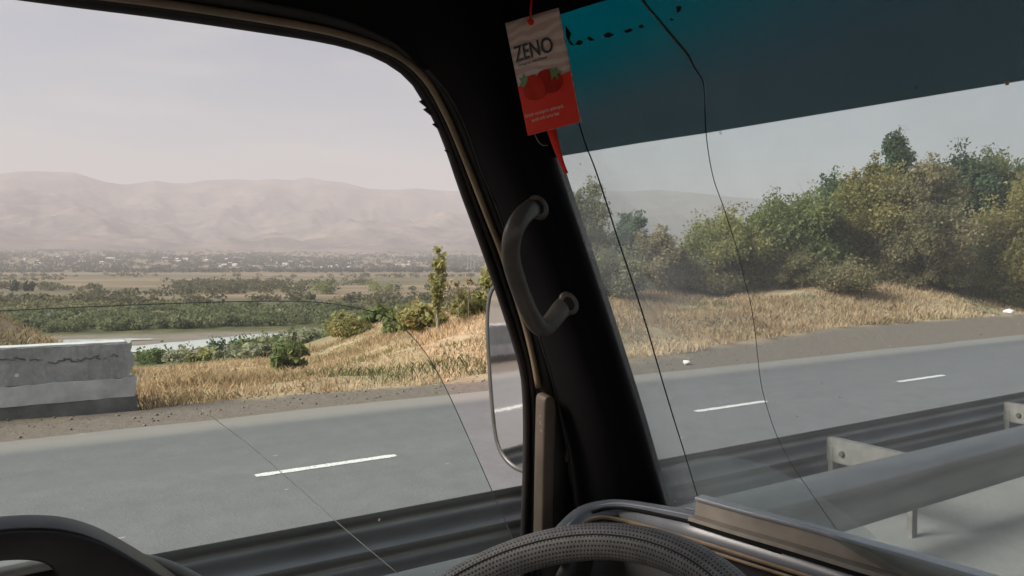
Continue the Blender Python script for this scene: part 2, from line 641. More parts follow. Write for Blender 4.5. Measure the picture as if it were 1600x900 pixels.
# ------------------------------------------------------------------ tubes, sweeps, lofts
def smooth_path(pts, n=8, closed=False):
    """Catmull-Rom through 3D points"""
    P = [np.asarray(p, float) for p in pts]
    out = []
    N = len(P)
    rng_ = range(N if closed else N - 1)
    for i in rng_:
        p0 = P[(i - 1) % N] if (closed or i > 0) else 2 * P[0] - P[1]
        p1, p2 = P[i], P[(i + 1) % N]
        p3 = P[(i + 2) % N] if (closed or i + 2 < N) else 2 * P[-1] - P[-2]
        for k in range(n):
            t_ = k / n
            out.append(0.5 * (2 * p1 + (p2 - p0) * t_ + (2 * p0 - 5 * p1 + 4 * p2 - p3) * t_ ** 2 + (3 * p1 - p0 - 3 * p2 + p3) * t_ ** 3))
    if not closed:
        out.append(P[-1])
    return np.array(out)


def sweep(path, profile, up=(0, 0, 1), scale=None, caps=True, name="sweep", smooth=True):
    """sweep a closed 2D profile [(a,b)...] along a path; a runs sideways (path x up), b along the up vector"""
    path = np.asarray(path, float)
    n, k = len(path), len(profile)
    V = []
    up = np.asarray(up, float)
    for i in range(n):
        tg = path[min(i + 1, n - 1)] - path[max(i - 1, 0)]
        tg /= np.linalg.norm(tg) + 1e-12
        side = np.cross(tg, up)
        side /= np.linalg.norm(side) + 1e-12
        u2 = np.cross(side, tg)
        s = 1.0 if scale is None else scale[i]
        for (a, b_) in profile:
            V.append(path[i] + side * a * s + u2 * b_ * s)
    F = []
    for i in range(n - 1):
        for j in range(k):
            F.append((i * k + j, i * k + (j + 1) % k, (i + 1) * k + (j + 1) % k, (i + 1) * k + j))
    if caps:
        F.append(tuple(range(k))[::-1])
        F.append(tuple((n - 1) * k + j for j in range(k)))
    return make_mesh(name, V, F, smooth)


def circle(r, k=12, sx=1.0, sy=1.0):
    return [(r * sx * math.cos(2 * math.pi * i / k), r * sy * math.sin(2 * math.pi * i / k)) for i in range(k)]


def rounded_rect(w, h, r, k=4):
    out = []
    for cx, cy, a0 in ((w / 2 - r, h / 2 - r, 0), (-w / 2 + r, h / 2 - r, 90), (-w / 2 + r, -h / 2 + r, 180), (w / 2 - r, -h / 2 + r, 270)):
        for i in range(k + 1):
            a = math.radians(a0 + 90 * i / k)
            out.append((cx + r * math.cos(a), cy + r * math.sin(a)))
    return out


def loft(rows, thick=None, thick_dir=None, name="loft", smooth=True):
    """rows: list of equally long point lists; optional solid thickness along thick_dir"""
    R = np.array(rows, float)
    n, k = R.shape[:2]
    V = list(R.reshape(-1, 3))
    F = [(i * k + j, i * k + j + 1, (i + 1) * k + j + 1, (i + 1) * k + j) for i in range(n - 1) for j in range(k - 1)]
    if thick:
        off = n * k
        V += [p + np.asarray(thick_dir) * thick for p in R.reshape(-1, 3)]
        F += [tuple(off + q for q in f[::-1]) for f in list(F)]
        ring = [(0, j) for j in range(k)] + [(i, k - 1) for i in range(1, n)] + [(n - 1, j) for j in range(k - 2, -1, -1)] + [(i, 0) for i in range(n - 2, 0, -1)]
        for a, b_ in zip(ring, ring[1:] + ring[:1]):
            ia, ib = a[0] * k + a[1], b_[0] * k + b_[1]
            F.append((ia, ib, off + ib, off + ia))
    return make_mesh(name, V, F, smooth)


def extrude_poly(poly, vec, name="poly", bevel=0.0, seg=2):
    bm = bmesh.new()
    vs = [bm.verts.new(tuple(p)) for p in poly]
    f = bm.faces.new(vs)
    r = bmesh.ops.extrude_face_region(bm, geom=[f])
    vv = [g for g in r["geom"] if isinstance(g, bmesh.types.BMVert)]
    bmesh.ops.translate(bm, verts=vv, vec=tuple(vec))
    bmesh.ops.recalc_face_normals(bm, faces=bm.faces)
    if bevel:
        ed = [e for e in bm.edges if len(e.link_faces) == 2 and e.calc_face_angle(0) > 0.7]
        bmesh.ops.bevel(bm, geom=ed, offset=bevel, segments=seg, affect='EDGES', profile=0.5, clamp_overlap=True)
    big = [f for f in bm.faces if len(f.verts) > 4]
    bmesh.ops.triangulate(bm, faces=big)
    me = bpy.data.meshes.new(name)
    bm.to_mesh(me)
    bm.free()
    return me


def box_mesh(size, bevel=0.0, center=(0, 0, 0), seg=2):
    bm = bmesh.new()
    bmesh.ops.create_cube(bm, size=1)
    for v in bm.verts:
        v.co = Vector((v.co.x * size[0] + center[0], v.co.y * size[1] + center[1], v.co.z * size[2] + center[2]))
    if bevel:
        bmesh.ops.bevel(bm, geom=list(bm.edges), offset=bevel, segments=seg, affect='EDGES', profile=0.5)
    me = bpy.data.meshes.new("box")
    bm.to_mesh(me)
    bm.free()
    return me


def shade_smooth(me, angle=40):
    me.polygons.foreach_set("use_smooth", [True] * len(me.polygons))
    try:
        me.set_sharp_from_angle(angle=math.radians(angle))
    except Exception:
        pass
    return me


# ------------------------------------------------------------------ GUARD RAIL on the median
M_GALV = simple("galvanised_steel", (0.27, 0.275, 0.275), (0.18, 0.185, 0.185), rough=0.40, scale=5, metal=0.85, bstr=0.12, bdist=0.002, stretch=(1, 0.25, 1))
M_GALV2 = simple("pale_weathered_steel", (0.22, 0.21, 0.195), (0.13, 0.125, 0.115), rough=0.6, scale=9, metal=0.2)
M_RUST = simple("rusty_bolt", (0.09, 0.075, 0.06), (0.05, 0.04, 0.035), rough=0.8, scale=60)
rail = tag(empty("guard_rail", (-3.8, 6.0, 0)), "long double sided galvanised steel guard rail on the road's median", "guard rail")
# corrugated beam cross-section, height 0.46 m
prof = []
HB = 0.46
for i in range(33):
    s = i / 32
    bz = -HB / 2 + HB * s
    a = 0.5 - 0.5 * math.cos(4 * math.pi * s)     # two outward humps
    a = a ** 0.8
    prof.append((a * 0.115, bz))


PN = smooth_path([(0.0, .5, 0), (0.08, .49, 0), (0.15, .44, 0), (0.19, .35, 0), (0.19, .26, 0), (0.165, .17, 0), (0.13, .09, 0), (0.105, 0.0, 0), (0.092, -.12, 0), (0.088, -.25, 0), (0.085, -.36, 0), (0.07, -.46, 0), (0.05, -.5, 0)], 4)
prof_near = [(p[0], p[1] * HB) for p in PN]


def beam(L, face, ztop, name, prof=prof):
    """face=+1: humps point to +X"""
    ys = np.concatenate([np.arange(-60, 60, 1.6), np.arange(60, 260, 8)])
    zc = ztop - HB / 2
    th = 0.006
    pr = [(a * face, z) for a, z in prof] + [((a - th) * face, z) for a, z in prof[::-1]]
    k = len(pr)
    V, F = [], []
    for y in ys:
        V += [(-L + a, y, zc + z) for a, z in pr]
    for i in range(len(ys) - 1):
        for j in range(k):
            F.append((i * k + j, i * k + (j + 1) % k, (i + 1) * k + (j + 1) % k, (i + 1) * k + j))
    return shade_smooth(make_mesh(name, V, F), 50)


ZT = 0.76
world_child("beam", beam(3.38, 1, ZT, "beam", prof_near), M_GALV, rail)
world_child("beam", beam(4.28, -1, ZT, "beam"), M_GALV, rail)
post_me = box_mesh((0.05, 0.08, 0.78), 0.006, (0, 0, 0.23))
# spacer: a channel bridging the two beams
sp = bmesh.new()
for (sx, sy, sz, cx, cy, cz) in ((0.84, 0.012, 0.20, 0, 0, 0.05), (0.84, 0.07, 0.010, 0, 0.035, 0.155), (0.84, 0.07, 0.010, 0, 0.035, -0.055)):
    r = bmesh.ops.create_cube(sp, size=1)
    for v in r["verts"]:
        v.co = Vector((v.co.x * sx + cx, v.co.y * sy + cy, v.co.z * sz + cz))
spacer_me = bpy.data.meshes.new("spacer")
sp.to_mesh(spacer_me)
sp.free()
bolt_bm = bmesh.new()
bmesh.ops.create_cone(bolt_bm, cap_ends=True, segments=8, radius1=0.03, radius2=0.022, depth=0.03)
bolt_me = bpy.data.meshes.new("bolt")
bolt_bm.to_mesh(bolt_me)
bolt_bm.free()
for k in range(-6, 24):
    y = 6.05 + 3.25 * k
    obj("post", post_me, M_GALV2, rail, (0.33, y - 6.0 + 0.03, 0))
    obj("post", post_me, M_GALV2, rail, (-0.42, y - 6.0 + 0.03, 0))
    obj("spacer", spacer_me, M_GALV2, rail, (-0.04, y - 6.0, ZT - 0.235))
    if -3 < k < 5:
        for dx in (-0.30, 0.22):
            o = obj("bolt", bolt_me, M_RUST, rail, (dx, y - 6.0 - 0.018, ZT - 0.20))
            o.rotation_euler = (math.pi / 2, 0, 0)

# ------------------------------------------------------------------ CONCRETE PARAPET at the left
m, nt, b = new_mat("old_concrete")
vec, xyz = position_xyz(nt)
n1 = noise(nt, 1.6, 8, 0.65, vec)
n2 = noise(nt, 14, 6, 0.7, vec)
c = ramp(nt, [(0.3, (0.27, 0.27, 0.27)), (0.6, (0.48, 0.48, 0.48)), (0.8, (0.58, 0.575, 0.57))], n1.outputs["Fac"]).outputs[0]
c = mixc(nt, 0.35, c, ramp(nt, [(0.3, (0.10, 0.10, 0.10)), (0.7, (0.42, 0.42, 0.41))], n2.outputs["Fac"]).outputs[0])
n3_ = noise(nt, 2.6, 7, 0.7, vec, stretch=(1, 1.6, 0.35))
c = mixc(nt, math_n(nt, 'MULTIPLY', ramp(nt, [(0.5, (0, 0, 0)), (0.68, (1, 1, 1))], n3_.outputs["Fac"]).outputs[0], 0.55), c, (0.17, 0.165, 0.155))
nt.links.new(c, b.inputs["Base Color"])
b.inputs["Roughness"].default_value = 0.92
bump(nt, b, n2.outputs["Fac"], 0.7, 0.02)
M_CONC = m
M_WHITEWASH_LITTOP = simple("whitewash_and_lit_top", (0.66, 0.66, 0.655), (0.42, 0.42, 0.42), rough=0.9, scale=3.5, bstr=0.5, bdist=0.01)
M_CONCDARK = simple("stained_concrete", (0.22, 0.215, 0.21), (0.11, 0.11, 0.11), rough=0.95, scale=2.5, bstr=0.7, bdist=0.02)
M_CHIP = simple("broken_concrete", (0.17, 0.17, 0.17), (0.09, 0.09, 0.09), rough=1.0, scale=20, bstr=0.8, bdist=0.01)
PLx, PEND = -13.15, 1.00
par = tag(empty("concrete_parapet", (PLx, -4, 0)), "weathered grey concrete parapet with a whitewashed band at the left road edge", "parapet")


def rough_block(y0, y1, x0, x1, z0, z1, amp, seed, slope=0.0):
    """a block with worn, uneven faces and edges"""
    bm = bmesh.new()
    bmesh.ops.create_cube(bm, size=1)
    for v in bm.verts:
        v.co = Vector(((v.co.x + .5) * (x1 - x0) + x0, (v.co.y + .5) * (y1 - y0) + y0, (v.co.z + .5) * (z1 - z0) + z0))
    long_e = [e for e in bm.edges if abs(e.verts[0].co.y - e.verts[1].co.y) > 0.5]
    bmesh.ops.subdivide_edges(bm, edges=long_e, cuts=int((y1 - y0) / 0.11))
    oth = [e for e in bm.edges if abs(e.verts[0].co.z - e.verts[1].co.z) > 0.1]
    bmesh.ops.subdivide_edges(bm, edges=oth, cuts=4, use_grid_fill=True)
    for v in bm.verts:
        c_ = v.co
        n_ = fbm(np.array([c_.y * 3.1 + c_.x * 2]), np.array([c_.z * 5.7]), 4, seed)[0] - 0.5
        n2_ = fbm(np.array([c_.y * 9.1]), np.array([c_.z * 9.7 + c_.x * 5]), 3, seed + 5)[0] - 0.5
        end = max(0.0, 1 - (y1 - c_.y) / 0.3)
        v.co.x += amp * n_ * 1.2
        v.co.z += amp * n2_ * (1.0 if c_.z > (z0 + z1) / 2 else 0.2)
        v.co.y += (amp * 3.0 * n2_) * end
    me = bpy.data.meshes.new("block")
    bm.to_mesh(me)
    bm.free()
    return shade_smooth(me, 25)


world_child("upper_beam", rough_block(-22, PEND - 0.03, PLx - 0.38, PLx, 0.47, 1.02, 0.06, 2), M_CONC, par)
world_child("painted_band", rough_block(-22, PEND + 0.03, PLx - 0.34, PLx + 0.035, 0.17, 0.468, 0.05, 6), M_WHITEWASH_LITTOP, par)
world_child("footing", rough_block(-22, PEND + 0.05, PLx - 0.40, PLx + 0.015, -0.35, 0.168, 0.04, 9), M_CONCDARK, par)
# sunlit top edge painted as a pale strip, and the broken-off arris with its crack
world_child("lit_top_strip", rough_block(-22, PEND - 0.10, PLx - 0.375, PLx - 0.02, 1.012, 1.045, 0.012, 14), M_WHITEWASH_LITTOP, par)


def crack_tube(pts, r, name="crack", k=5, seed=0, wob=0.0, n=5):
    P = smooth_path(pts, n)
    rr = np.random.default_rng(seed)
    if wob:
        P[1:-1] += rr.normal(0, wob, (len(P) - 2, 3))
    sc = np.interp(np.linspace(0, 1, len(P)), np.linspace(0, 1, len(r)), r) if not np.isscalar(r) else np.full(len(P), r)
    return sweep(P, circle(1.0, k), up=(0.01, 0.02, 1), scale=sc, name=name)


cr = [(PLx + 0.004, -0.9, 0.93), (PLx + 0.006, -0.55, 0.86), (PLx + 0.006, -0.25, 0.83), (PLx + 0.004, 0.1, 0.80), (PLx + 0.006, 0.45, 0.82), (PLx + 0.0, 0.8, 0.84)]
world_child("crack", crack_tube(cr, [0.004, 0.012, 0.009, 0.014, 0.010, 0.006], seed=3, wob=0.02, n=9), M_CHIP, par)
cr = [(PLx + 0.04, -1.55, 0.44), (PLx + 0.042, -1.6, 0.32), (PLx + 0.042, -1.5, 0.24), (PLx + 0.04, -1.58, 0.17)]
world_child("crack", crack_tube(cr, [0.004, 0.01, 0.012, 0.006], seed=5, wob=0.012, n=7), M_CHIP, par)

# ------------------------------------------------------------------ VEGETATION
def orient(n, r, flat=0.0):
    a = r.normal(size=(n, 3))
    a[:, 2] *= (1 - flat)
    a /= np.linalg.norm(a, axis=1)[:, None]
    b_ = r.normal(size=(n, 3))
    b_ -= a * (a * b_).sum(1)[:, None]
    b_ /= np.linalg.norm(b_, axis=1)[:, None]
    return a, b_


def leaf_mesh(name, P, size, r, tint, aspect=1.7, a=None):
    n = len(P)
    a_, b_ = orient(n, r)
    if a is not None:
        a_ = a
        b_ = np.cross(a_, r.normal(size=(n, 3)))
        b_ /= np.linalg.norm(b_, axis=1)[:, None]
    s = (size * (0.45 + 1.1 * r.random(n) ** 1.4))[:, None] if np.isscalar(size) else size[:, None]
    V = np.stack([P - a_ * s * aspect * .5, P + b_ * s * .5 - a_ * s * .1, P + a_ * s * aspect * .5, P - b_ * s * .5 - a_ * s * .1], 1).reshape(-1, 3)
    Q = np.arange(4 * n).reshape(n, 4)
    return fast_mesh(name, V, Q, np.repeat(tint, 4))


def branch_mesh(name, segs, k=6):
    """segs: list of (points, r0, r1)"""
    V, F = [], []
    for pts, r0, r1 in segs:
        pts = np.asarray(pts)
        n = len(pts)
        o0 = len(V)
        for i in range(n):
            tg = pts[min(i + 1, n - 1)] - pts[max(i - 1, 0)]
            tg = tg / (np.linalg.norm(tg) + 1e-9)
            sd = np.cross(tg, (0.31, 0.9, 0.2))
            sd /= np.linalg.norm(sd) + 1e-9
            u = np.cross(sd, tg)
            rr = r0 + (r1 - r0) * i / (n - 1)
            for j in range(k):
                an = 2 * math.pi * j / k
                V.append(pts[i] + (sd * math.cos(an) + u * math.sin(an)) * rr)
        for i in range(n - 1):
            for j in range(k):
                F.append((o0 + i * k + j, o0 + i * k + (j + 1) % k, o0 + (i + 1) * k + (j + 1) % k, o0 + (i + 1) * k + j))
    return fast_mesh(name, np.array(V), np.array(F), smooth=True)


def curve_pts(p, q, r, bend=0.12, n=5, lift=0.0):
    p, q = np.asarray(p, float), np.asarray(q, float)
    L_ = np.linalg.norm(q - p)
    off = r.normal(0, bend * L_, 3)
    t_ = np.linspace(0, 1, n)[:, None]
    return p + (q - p) * t_ + off * (t_ * (1 - t_)) + np.array([0, 0, lift * L_]) * (t_ * (1 - t_))


M_BARK = simple("bark", (0.15, 0.12, 0.09), (0.06, 0.05, 0.04), rough=0.95, scale=7, bstr=0.6, bdist=0.02, stretch=(4, 4, 0.8))
M_BARKPALE = simple("pale_bark", (0.30, 0.27, 0.21), (0.15, 0.13, 0.10), rough=0.95, scale=7, bstr=0.4, bdist=0.02, stretch=(4, 4, 0.8))
LEAF = {
    "green": leaf_mat("leaves_green", [(0.12, 0.16, 0.066), (0.20, 0.24, 0.10), (0.31, 0.33, 0.14)]),
    "dark": leaf_mat("leaves_dark_green", [(0.068, 0.107, 0.068), (0.109, 0.160, 0.093), (0.172, 0.226, 0.133)]),
    "olive": leaf_mat("leaves_olive", [(0.17, 0.19, 0.08), (0.30, 0.305, 0.125), (0.44, 0.40, 0.185)]),
    "yellow": leaf_mat("leaves_yellowing", [(0.18, 0.18, 0.07), (0.33, 0.30, 0.12), (0.50, 0.42, 0.19)]),
    "brown": leaf_mat("leaves_dry_brown", [(0.17, 0.165, 0.085), (0.28, 0.255, 0.135), (0.40, 0.345, 0.205)]),
    "tan": leaf_mat("leaves_tan", [(0.228, 0.205, 0.126), (0.392, 0.346, 0.212), (0.556, 0.487, 0.322)]),
    "grey": leaf_mat("leaves_grey_green", [(0.20, 0.215, 0.135), (0.33, 0.335, 0.22), (0.48, 0.47, 0.33)]),
    "teal": leaf_mat("leaves_blue_green", [(0.11, 0.165, 0.12), (0.18, 0.25, 0.175), (0.26, 0.335, 0.225)]),
}


def build_tree(name, label, loc, H, W, leaf, nleaf=5000, size=0.16, seed=1, trunk_h=0.2, clumps=46, sparse=0.5, bark=M_BARK, top=1.0,
               cat="tree", group=None, upright=0.0, lean=0.0, tr=None):
    """tapered trunk, limbs to every clump, leaves gathered in clumps through the crown's volume"""
    r = np.random.default_rng(seed)
    if nleaf > 2000:
        nleaf, size = int(nleaf * 6.0), size * 0.52
    root = tag(empty(name, loc), label, cat, group)
    tr = tr or 0.022 * H + 0.02
    zc0 = H * trunk_h
    # clump centres in an egg-shaped crown
    C = []
    while len(C) < clumps:
        p = r.uniform(-1, 1, 3)
        if np.dot(p, p) > 1:
            continue
        if np.dot(p, p) < 0.2 and r.random() < 0.6:
            continue
        zz = (p[2] + 1) / 2
        wid = (0.55 + 0.9 * zz - 0.75 * zz * zz) * (1 - 0.35 * (top - 1) * zz)
        C.append((p[0] * W / 2 * wid * 1.1 + lean * zz * H, p[1] * W / 2 * wid * 1.1, zc0 + (H - zc0) * zz * 0.95))
    C = np.array(C)
    crad = r.uniform(0.45, 1.3, clumps) * (0.17 * W + 0.03 * H) * (1.0 - 0.25 * sparse)
    segs = []
    tip = np.array([lean * H * 0.8, 0, H * 0.86])
    tpts = curve_pts((0, 0, -0.25), tip, r, 0.07, 7)
    segs.append((tpts, tr, tr * 0.18))
    for i, c_ in enumerate(C):
        h = np.clip(c_[2] * r.uniform(0.35, 0.8) / (H * 0.86), 0.08, 0.95)
        k_ = h * 6
        i0 = int(min(k_, 5))
        st = tpts[i0] + (tpts[i0 + 1] - tpts[i0]) * (k_ - i0)
        segs.append((curve_pts(st, c_, r, 0.15, 5, 0.15), tr * 0.32 * (1 - 0.6 * h), tr * 0.05))
        for _ in range(3):
            q = c_ + r.normal(0, 1, 3) * crad[i] * 0.8 + np.array([0, 0, crad[i] * 0.3])
            segs.append((curve_pts(c_ + (st - c_) * 0.12, q, r, 0.15, 4), tr * 0.07, tr * 0.02))
    obj("trunk", branch_mesh("trunk", segs, 5), bark, root)
    # leaves
    wgt = crad ** 2
    ci = r.choice(clumps, nleaf, p=wgt / wgt.sum())
    D = r.normal(size=(nleaf, 3))
    D /= np.linalg.norm(D, axis=1)[:, None]
    rad_ = crad[ci] * (r.random(nleaf) ** 0.45) * (1 + 0.25 * r.normal(size=nleaf) * sparse)
    P = C[ci] + D * rad_[:, None] * np.array([1, 1, 0.8 + 0.5 * upright])
    P[:, 2] = np.maximum(P[:, 2], 0.05)
    # feathery shoots on the outline
    ns = int(nleaf * 0.14)
    si = r.choice(clumps, ns)
    up_ = r.random(ns)
    sh = C[si] + np.stack([r.normal(0, 0.25, ns), r.normal(0, 0.25, ns), 0 * up_], 1) * crad[si][:, None]
    sdir = np.stack([np.sin(si * 2.1) * 0.4, np.cos(si * 3.7) * 0.4, 0.9 + 0 * up_], 1)
    sh = sh + sdir * (up_ * crad[si] * 1.75)[:, None] + r.normal(0, 0.06, (ns, 3))
    P = np.concatenate([P, sh])
    ct = r.normal(0.5, 0.2, clumps)
    tint = np.clip(np.concatenate([ct[ci], ct[si]]) + r.normal(0, 0.24, len(P)), 0, 1)
    obj("crown", leaf_mesh("crown", P, size, r, tint), LEAF[leaf], root)
    return root


def ground_at(px, depth):
    """world x,y of an image column at a depth, standing on the terrain"""
    p = at(px, 410, depth)
    return np.array([p[0], p[1], float(ground_z(p[0], p[1]))])


def tree_px(name, label, px, top_y, depth, wpx, leaf, **kw):
    g = ground_at(px, depth)
    H = EYE[2] + (410 - top_y) * depth / FPX - g[2]
    H = max(H * (0.94 if depth < 60 and H > 3 else 1.0), 0.9)
    return build_tree(name, label, g, H, wpx * depth / FPX, leaf, **kw)


tree_px("willow_tree", "sparse pale grey-green tree just right of the dark pillar, cut off by it", 915, 276, 34, 96, "grey", nleaf=3000, size=0.15, seed=3, clumps=40, sparse=1.0, trunk_h=0.12, upright=0.6)
tree_px("round_tree", "small blue-green rounded tree behind the tan bush and the thin crack", 985, 322, 52, 56, "teal", nleaf=3200, size=0.22, seed=4, clumps=30, trunk_h=0.25, sparse=0.3)
tree_px("bushy_tree", "tan and olive bushy tree standing alone left of the long thicket", 1028, 348, 33, 96, "tan", nleaf=3600, size=0.14, seed=5, clumps=34, trunk_h=0.08, sparse=0.8)
tree_px("shrub_tree", "low dull green shrub between the pillar and the tan bushy tree", 955, 398, 31, 110, "grey", nleaf=2600, size=0.14, seed=6, clumps=26, trunk_h=0.05, sparse=0.7)
tree_px("olive_tree", "olive-green bushy tree at the left end of the long thicket", 1140, 335, 35, 150, "olive", nleaf=6000, size=0.16, seed=7, clumps=50, trunk_h=0.06, sparse=0.8)
tree_px("broadleaf_tree", "dark green leafy tree left of the yellowish tree in the thicket", 1245, 300, 36, 150, "green", nleaf=7500, size=0.17, seed=8, clumps=56, trunk_h=0.06, sparse=0.4)
tree_px("feathery_tree", "feathery green tree showing its top above the dark green tree", 1290, 277, 44, 130, "dark", nleaf=4500, size=0.2, seed=9, clumps=44, trunk_h=0.2, sparse=0.9, upright=0.4)
tree_px("yellowing_tree", "tall yellow-olive tree left of the grey-brown dry tree", 1365, 243, 37, 140, "yellow", nleaf=8000, size=0.17, seed=10, clumps=60, trunk_h=0.05, sparse=0.6)
tree_px("poplar_tree", "dark pointed poplar rising above all the other trees", 1399, 196, 62, 36, "dark", nleaf=3600, size=0.26, seed=11, clumps=44, trunk_h=0.1, sparse=0.2, upright=1.0)
tree_px("dry_tree", "tall grey-brown half dry tree in the middle of the thicket", 1445, 240, 35, 140, "brown", nleaf=8500, size=0.15, seed=12, clumps=60, trunk_h=0.03, sparse=0.9)
tree_px("back_tree", "dark green tree behind and right of the grey-brown dry tree", 1512, 236, 42, 130, "dark", nleaf=6500, size=0.19, seed=13, clumps=50, trunk_h=0.1, sparse=0.5)
tree_px("acacia_tree", "flat-topped green tree near the right edge of the photo", 1560, 230, 43, 130, "green", nleaf=5000, size=0.19, seed=14, clumps=44, trunk_h=0.3, sparse=0.8)
tree_px("russet_tree", "russet-olive tree at the right edge of the photo", 1610, 252, 36, 150, "yellow", nleaf=7500, size=0.17, seed=15, clumps=56, trunk_h=0.05, sparse=0.6)
tree_px("edge_tree", "leafy green tree just past the photo's right edge", 1730, 245, 38, 170, "green", nleaf=5000, size=0.19, seed=16, clumps=46, trunk_h=0.06, sparse=0.6)
tree_px("dead_shrub", "small grey-brown dead shrub in front of the dark green tree", 1236, 384, 34, 70, "brown", nleaf=2200, size=0.11, seed=17, clumps=26, trunk_h=0.05, sparse=1.0, cat="shrub")
tree_px("low_scrub", "wide low brown scrub at the foot of the yellow-olive tree", 1310, 432, 33, 130, "brown", nleaf=2800, size=0.11, seed=18, clumps=30, trunk_h=0.03, sparse=0.9, cat="shrub")
tree_px("undergrowth_shrub", "low green shrub under the russet tree at the right edge", 1570, 398, 36, 120, "olive", nleaf=2600, size=0.13, seed=19, clumps=28, trunk_h=0.03, sparse=0.8, cat="shrub")
tree_px("thicket_shrub", "low dark shrub at the foot of the grey-brown dry tree", 1470, 402, 36, 120, "brown", nleaf=2600, size=0.13, seed=20, clumps=28, trunk_h=0.03, sparse=0.8, cat="shrub")
tree_px("ditch_shrub", "low brownish shrub beyond the ditch under the olive-green tree", 1110, 436, 34, 110, "brown", nleaf=2200, size=0.11, seed=21, clumps=24, trunk_h=0.03, sparse=0.9, cat="shrub")
for i, (lab, px, ty, dp, w_, lf) in enumerate((("low olive brush under the dark green leafy tree", 1190, 412, 36, 130, "olive"), ("low dull brush left of the dark shrub under the dry tree", 1395, 412, 36, 120, "brown"),
                                               ("low green brush between dry tree and russet tree", 1525, 405, 37, 110, "olive"), ("low grey-green brush right of the tan bushy tree", 1075, 405, 34, 100, "grey"))):
    tree_px("brush", lab, px, ty, dp, w_, lf, nleaf=2400, size=0.13, seed=200 + i, clumps=28, trunk_h=0.0, sparse=0.8, cat="brush")
# left of the pillar
tree_px("young_poplar", "slim young poplar with sparse yellow-green leaves on the grassy rise", 684, 372, 24.5, 30, "olive", nleaf=480, size=0.105, seed=31, clumps=30, trunk_h=0.22, sparse=0.9, upright=1.0, bark=M_BARKPALE, tr=0.07)
tree_px("roadside_tree", "yellow-green leafy tree half hidden by the door frame above the mirror", 775, 404, 26, 52, "olive", nleaf=1100, size=0.13, seed=32, clumps=24, trunk_h=0.25, sparse=0.7)
for i, (px, ty, dp) in enumerate(((702, 425, 24.0), (716, 436, 25.0), (733, 430, 24.5))):
    tree_px("sapling", ["thin bare sapling nearest the slim young poplar", "short thin sapling midway between young poplar and door frame", "thin bare sapling closest to the door frame"][i],
            px, ty, dp, 14, "tan", nleaf=70, size=0.08, seed=40 + i, clumps=9, trunk_h=0.4, sparse=1.0, upright=1.0, bark=M_BARKPALE, tr=0.022, group="bare saplings on the grassy rise")
shr = [("green shrub at the left foot of the slim young poplar", 655, 480, 26, 80, "olive"), ("green shrub left of the mirror, right of the young poplar", 735, 466, 26, 80, "olive"),
       ("dark green shrub lower left of the slim young poplar", 620, 505, 29, 62, "green"), ("yellowish round shrub on the slope, right of the river's bend", 548, 513, 38, 72, "yellow"),
       ("green shrub in the dry grass right of the concrete parapet", 452, 562, 19.5, 62, "green")]
for i, (lab, px, ty, dp, w_, lf) in enumerate(shr):
    tree_px("shrub", lab, px, ty, dp, w_, lf, nleaf=1700, size=0.12, seed=50 + i, clumps=22, trunk_h=0.02, sparse=0.8, cat="shrub")

# bushes going down the slope to the river
gb = [(245, 549, 95, 60), (280, 552, 90, 50), (318, 556, 80, 46), (350, 531, 110, 50), (385, 534, 100, 50), (365, 552, 70, 50), (420, 530, 110, 55), (450, 540, 80, 60), (400, 560, 55, 50), 
      (480, 532, 85, 56), (505, 524, 100, 56), (470, 553, 55, 50), (540, 515, 90, 60), (575, 520, 70, 62), (590, 535, 45, 50), (530, 543, 48, 44), (612, 512, 70, 60)]
ORD = ["leftmost", "second", "third", "fourth", "fifth", "sixth", "seventh", "eighth", "ninth", "tenth", "eleventh", "twelfth", "thirteenth", "fourteenth", "fifteenth", "sixteenth", "seventeenth", "eighteenth", "nineteenth"]
HUE = ["green", "grey-green", "olive", "dark green", "grey-green"]
gb.sort()
for i, (px, ty, dp, w_) in enumerate(gb):
    tree_px("slope_bush", HUE[i % 5] + " bush on the slope above the river, " + (ORD[i] if i == 0 else ORD[i] + " from the left") + " in its row", px, ty, dp, w_ * 1.25, ["green", "grey", "olive", "dark", "grey"][i % 5], nleaf=1300, size=0.26, seed=70 + i,
            clumps=22, trunk_h=0.0, sparse=0.6, cat="bush", group="bushes on the slope above the river")


def clump_cloud(name, spots, leaf, per=34, seed=0, size_k=0.42, flat=0.75):
    """many bushes read as one mass: leaf clumps joined in one mesh; spots = (x,y,z,height,width)"""
    r = np.random.default_rng(seed)
    S = np.asarray(spots)
    n = len(S)
    idx = np.repeat(np.arange(n), per)
    D = r.normal(size=(n * per, 3))
    D /= np.linalg.norm(D, axis=1)[:, None]
    rr = r.random(n * per)[:, None] ** 0.4
    P = S[idx, :3] + D * rr * np.stack([S[idx, 4] / 2, S[idx, 4] / 2, S[idx, 3] / 2], 1)
    P[:, 2] += S[idx, 3] * 0.45
    sz = S[idx, 3] * size_k * r.uniform(0.6, 1.3, n * per)
    tint = np.clip(r.normal(0.5, 0.22, n)[idx] + r.normal(0, 0.15, n * per), 0, 1)
    return leaf_mesh(name, P, sz, r, tint, 1.2)


def spots_px(n, px0, px1, y0, y1, h0, h1, wk, r, keep=None, z=VALLEY):
    out = []
    while len(out) < n:
        px = r.uniform(px0, px1)
        py = r.uniform(y0, y1)
        if keep is not None and not keep(px, py):
            continue
        g = on_z(px, py, z)
        zz = float(ground_z(g[0], g[1]))
        h = r.uniform(h0, h1)
        out.append((g[0], g[1], zz, h, h * wk * r.uniform(0.8, 1.3)))
    return out


r_ = np.random.default_rng(5)


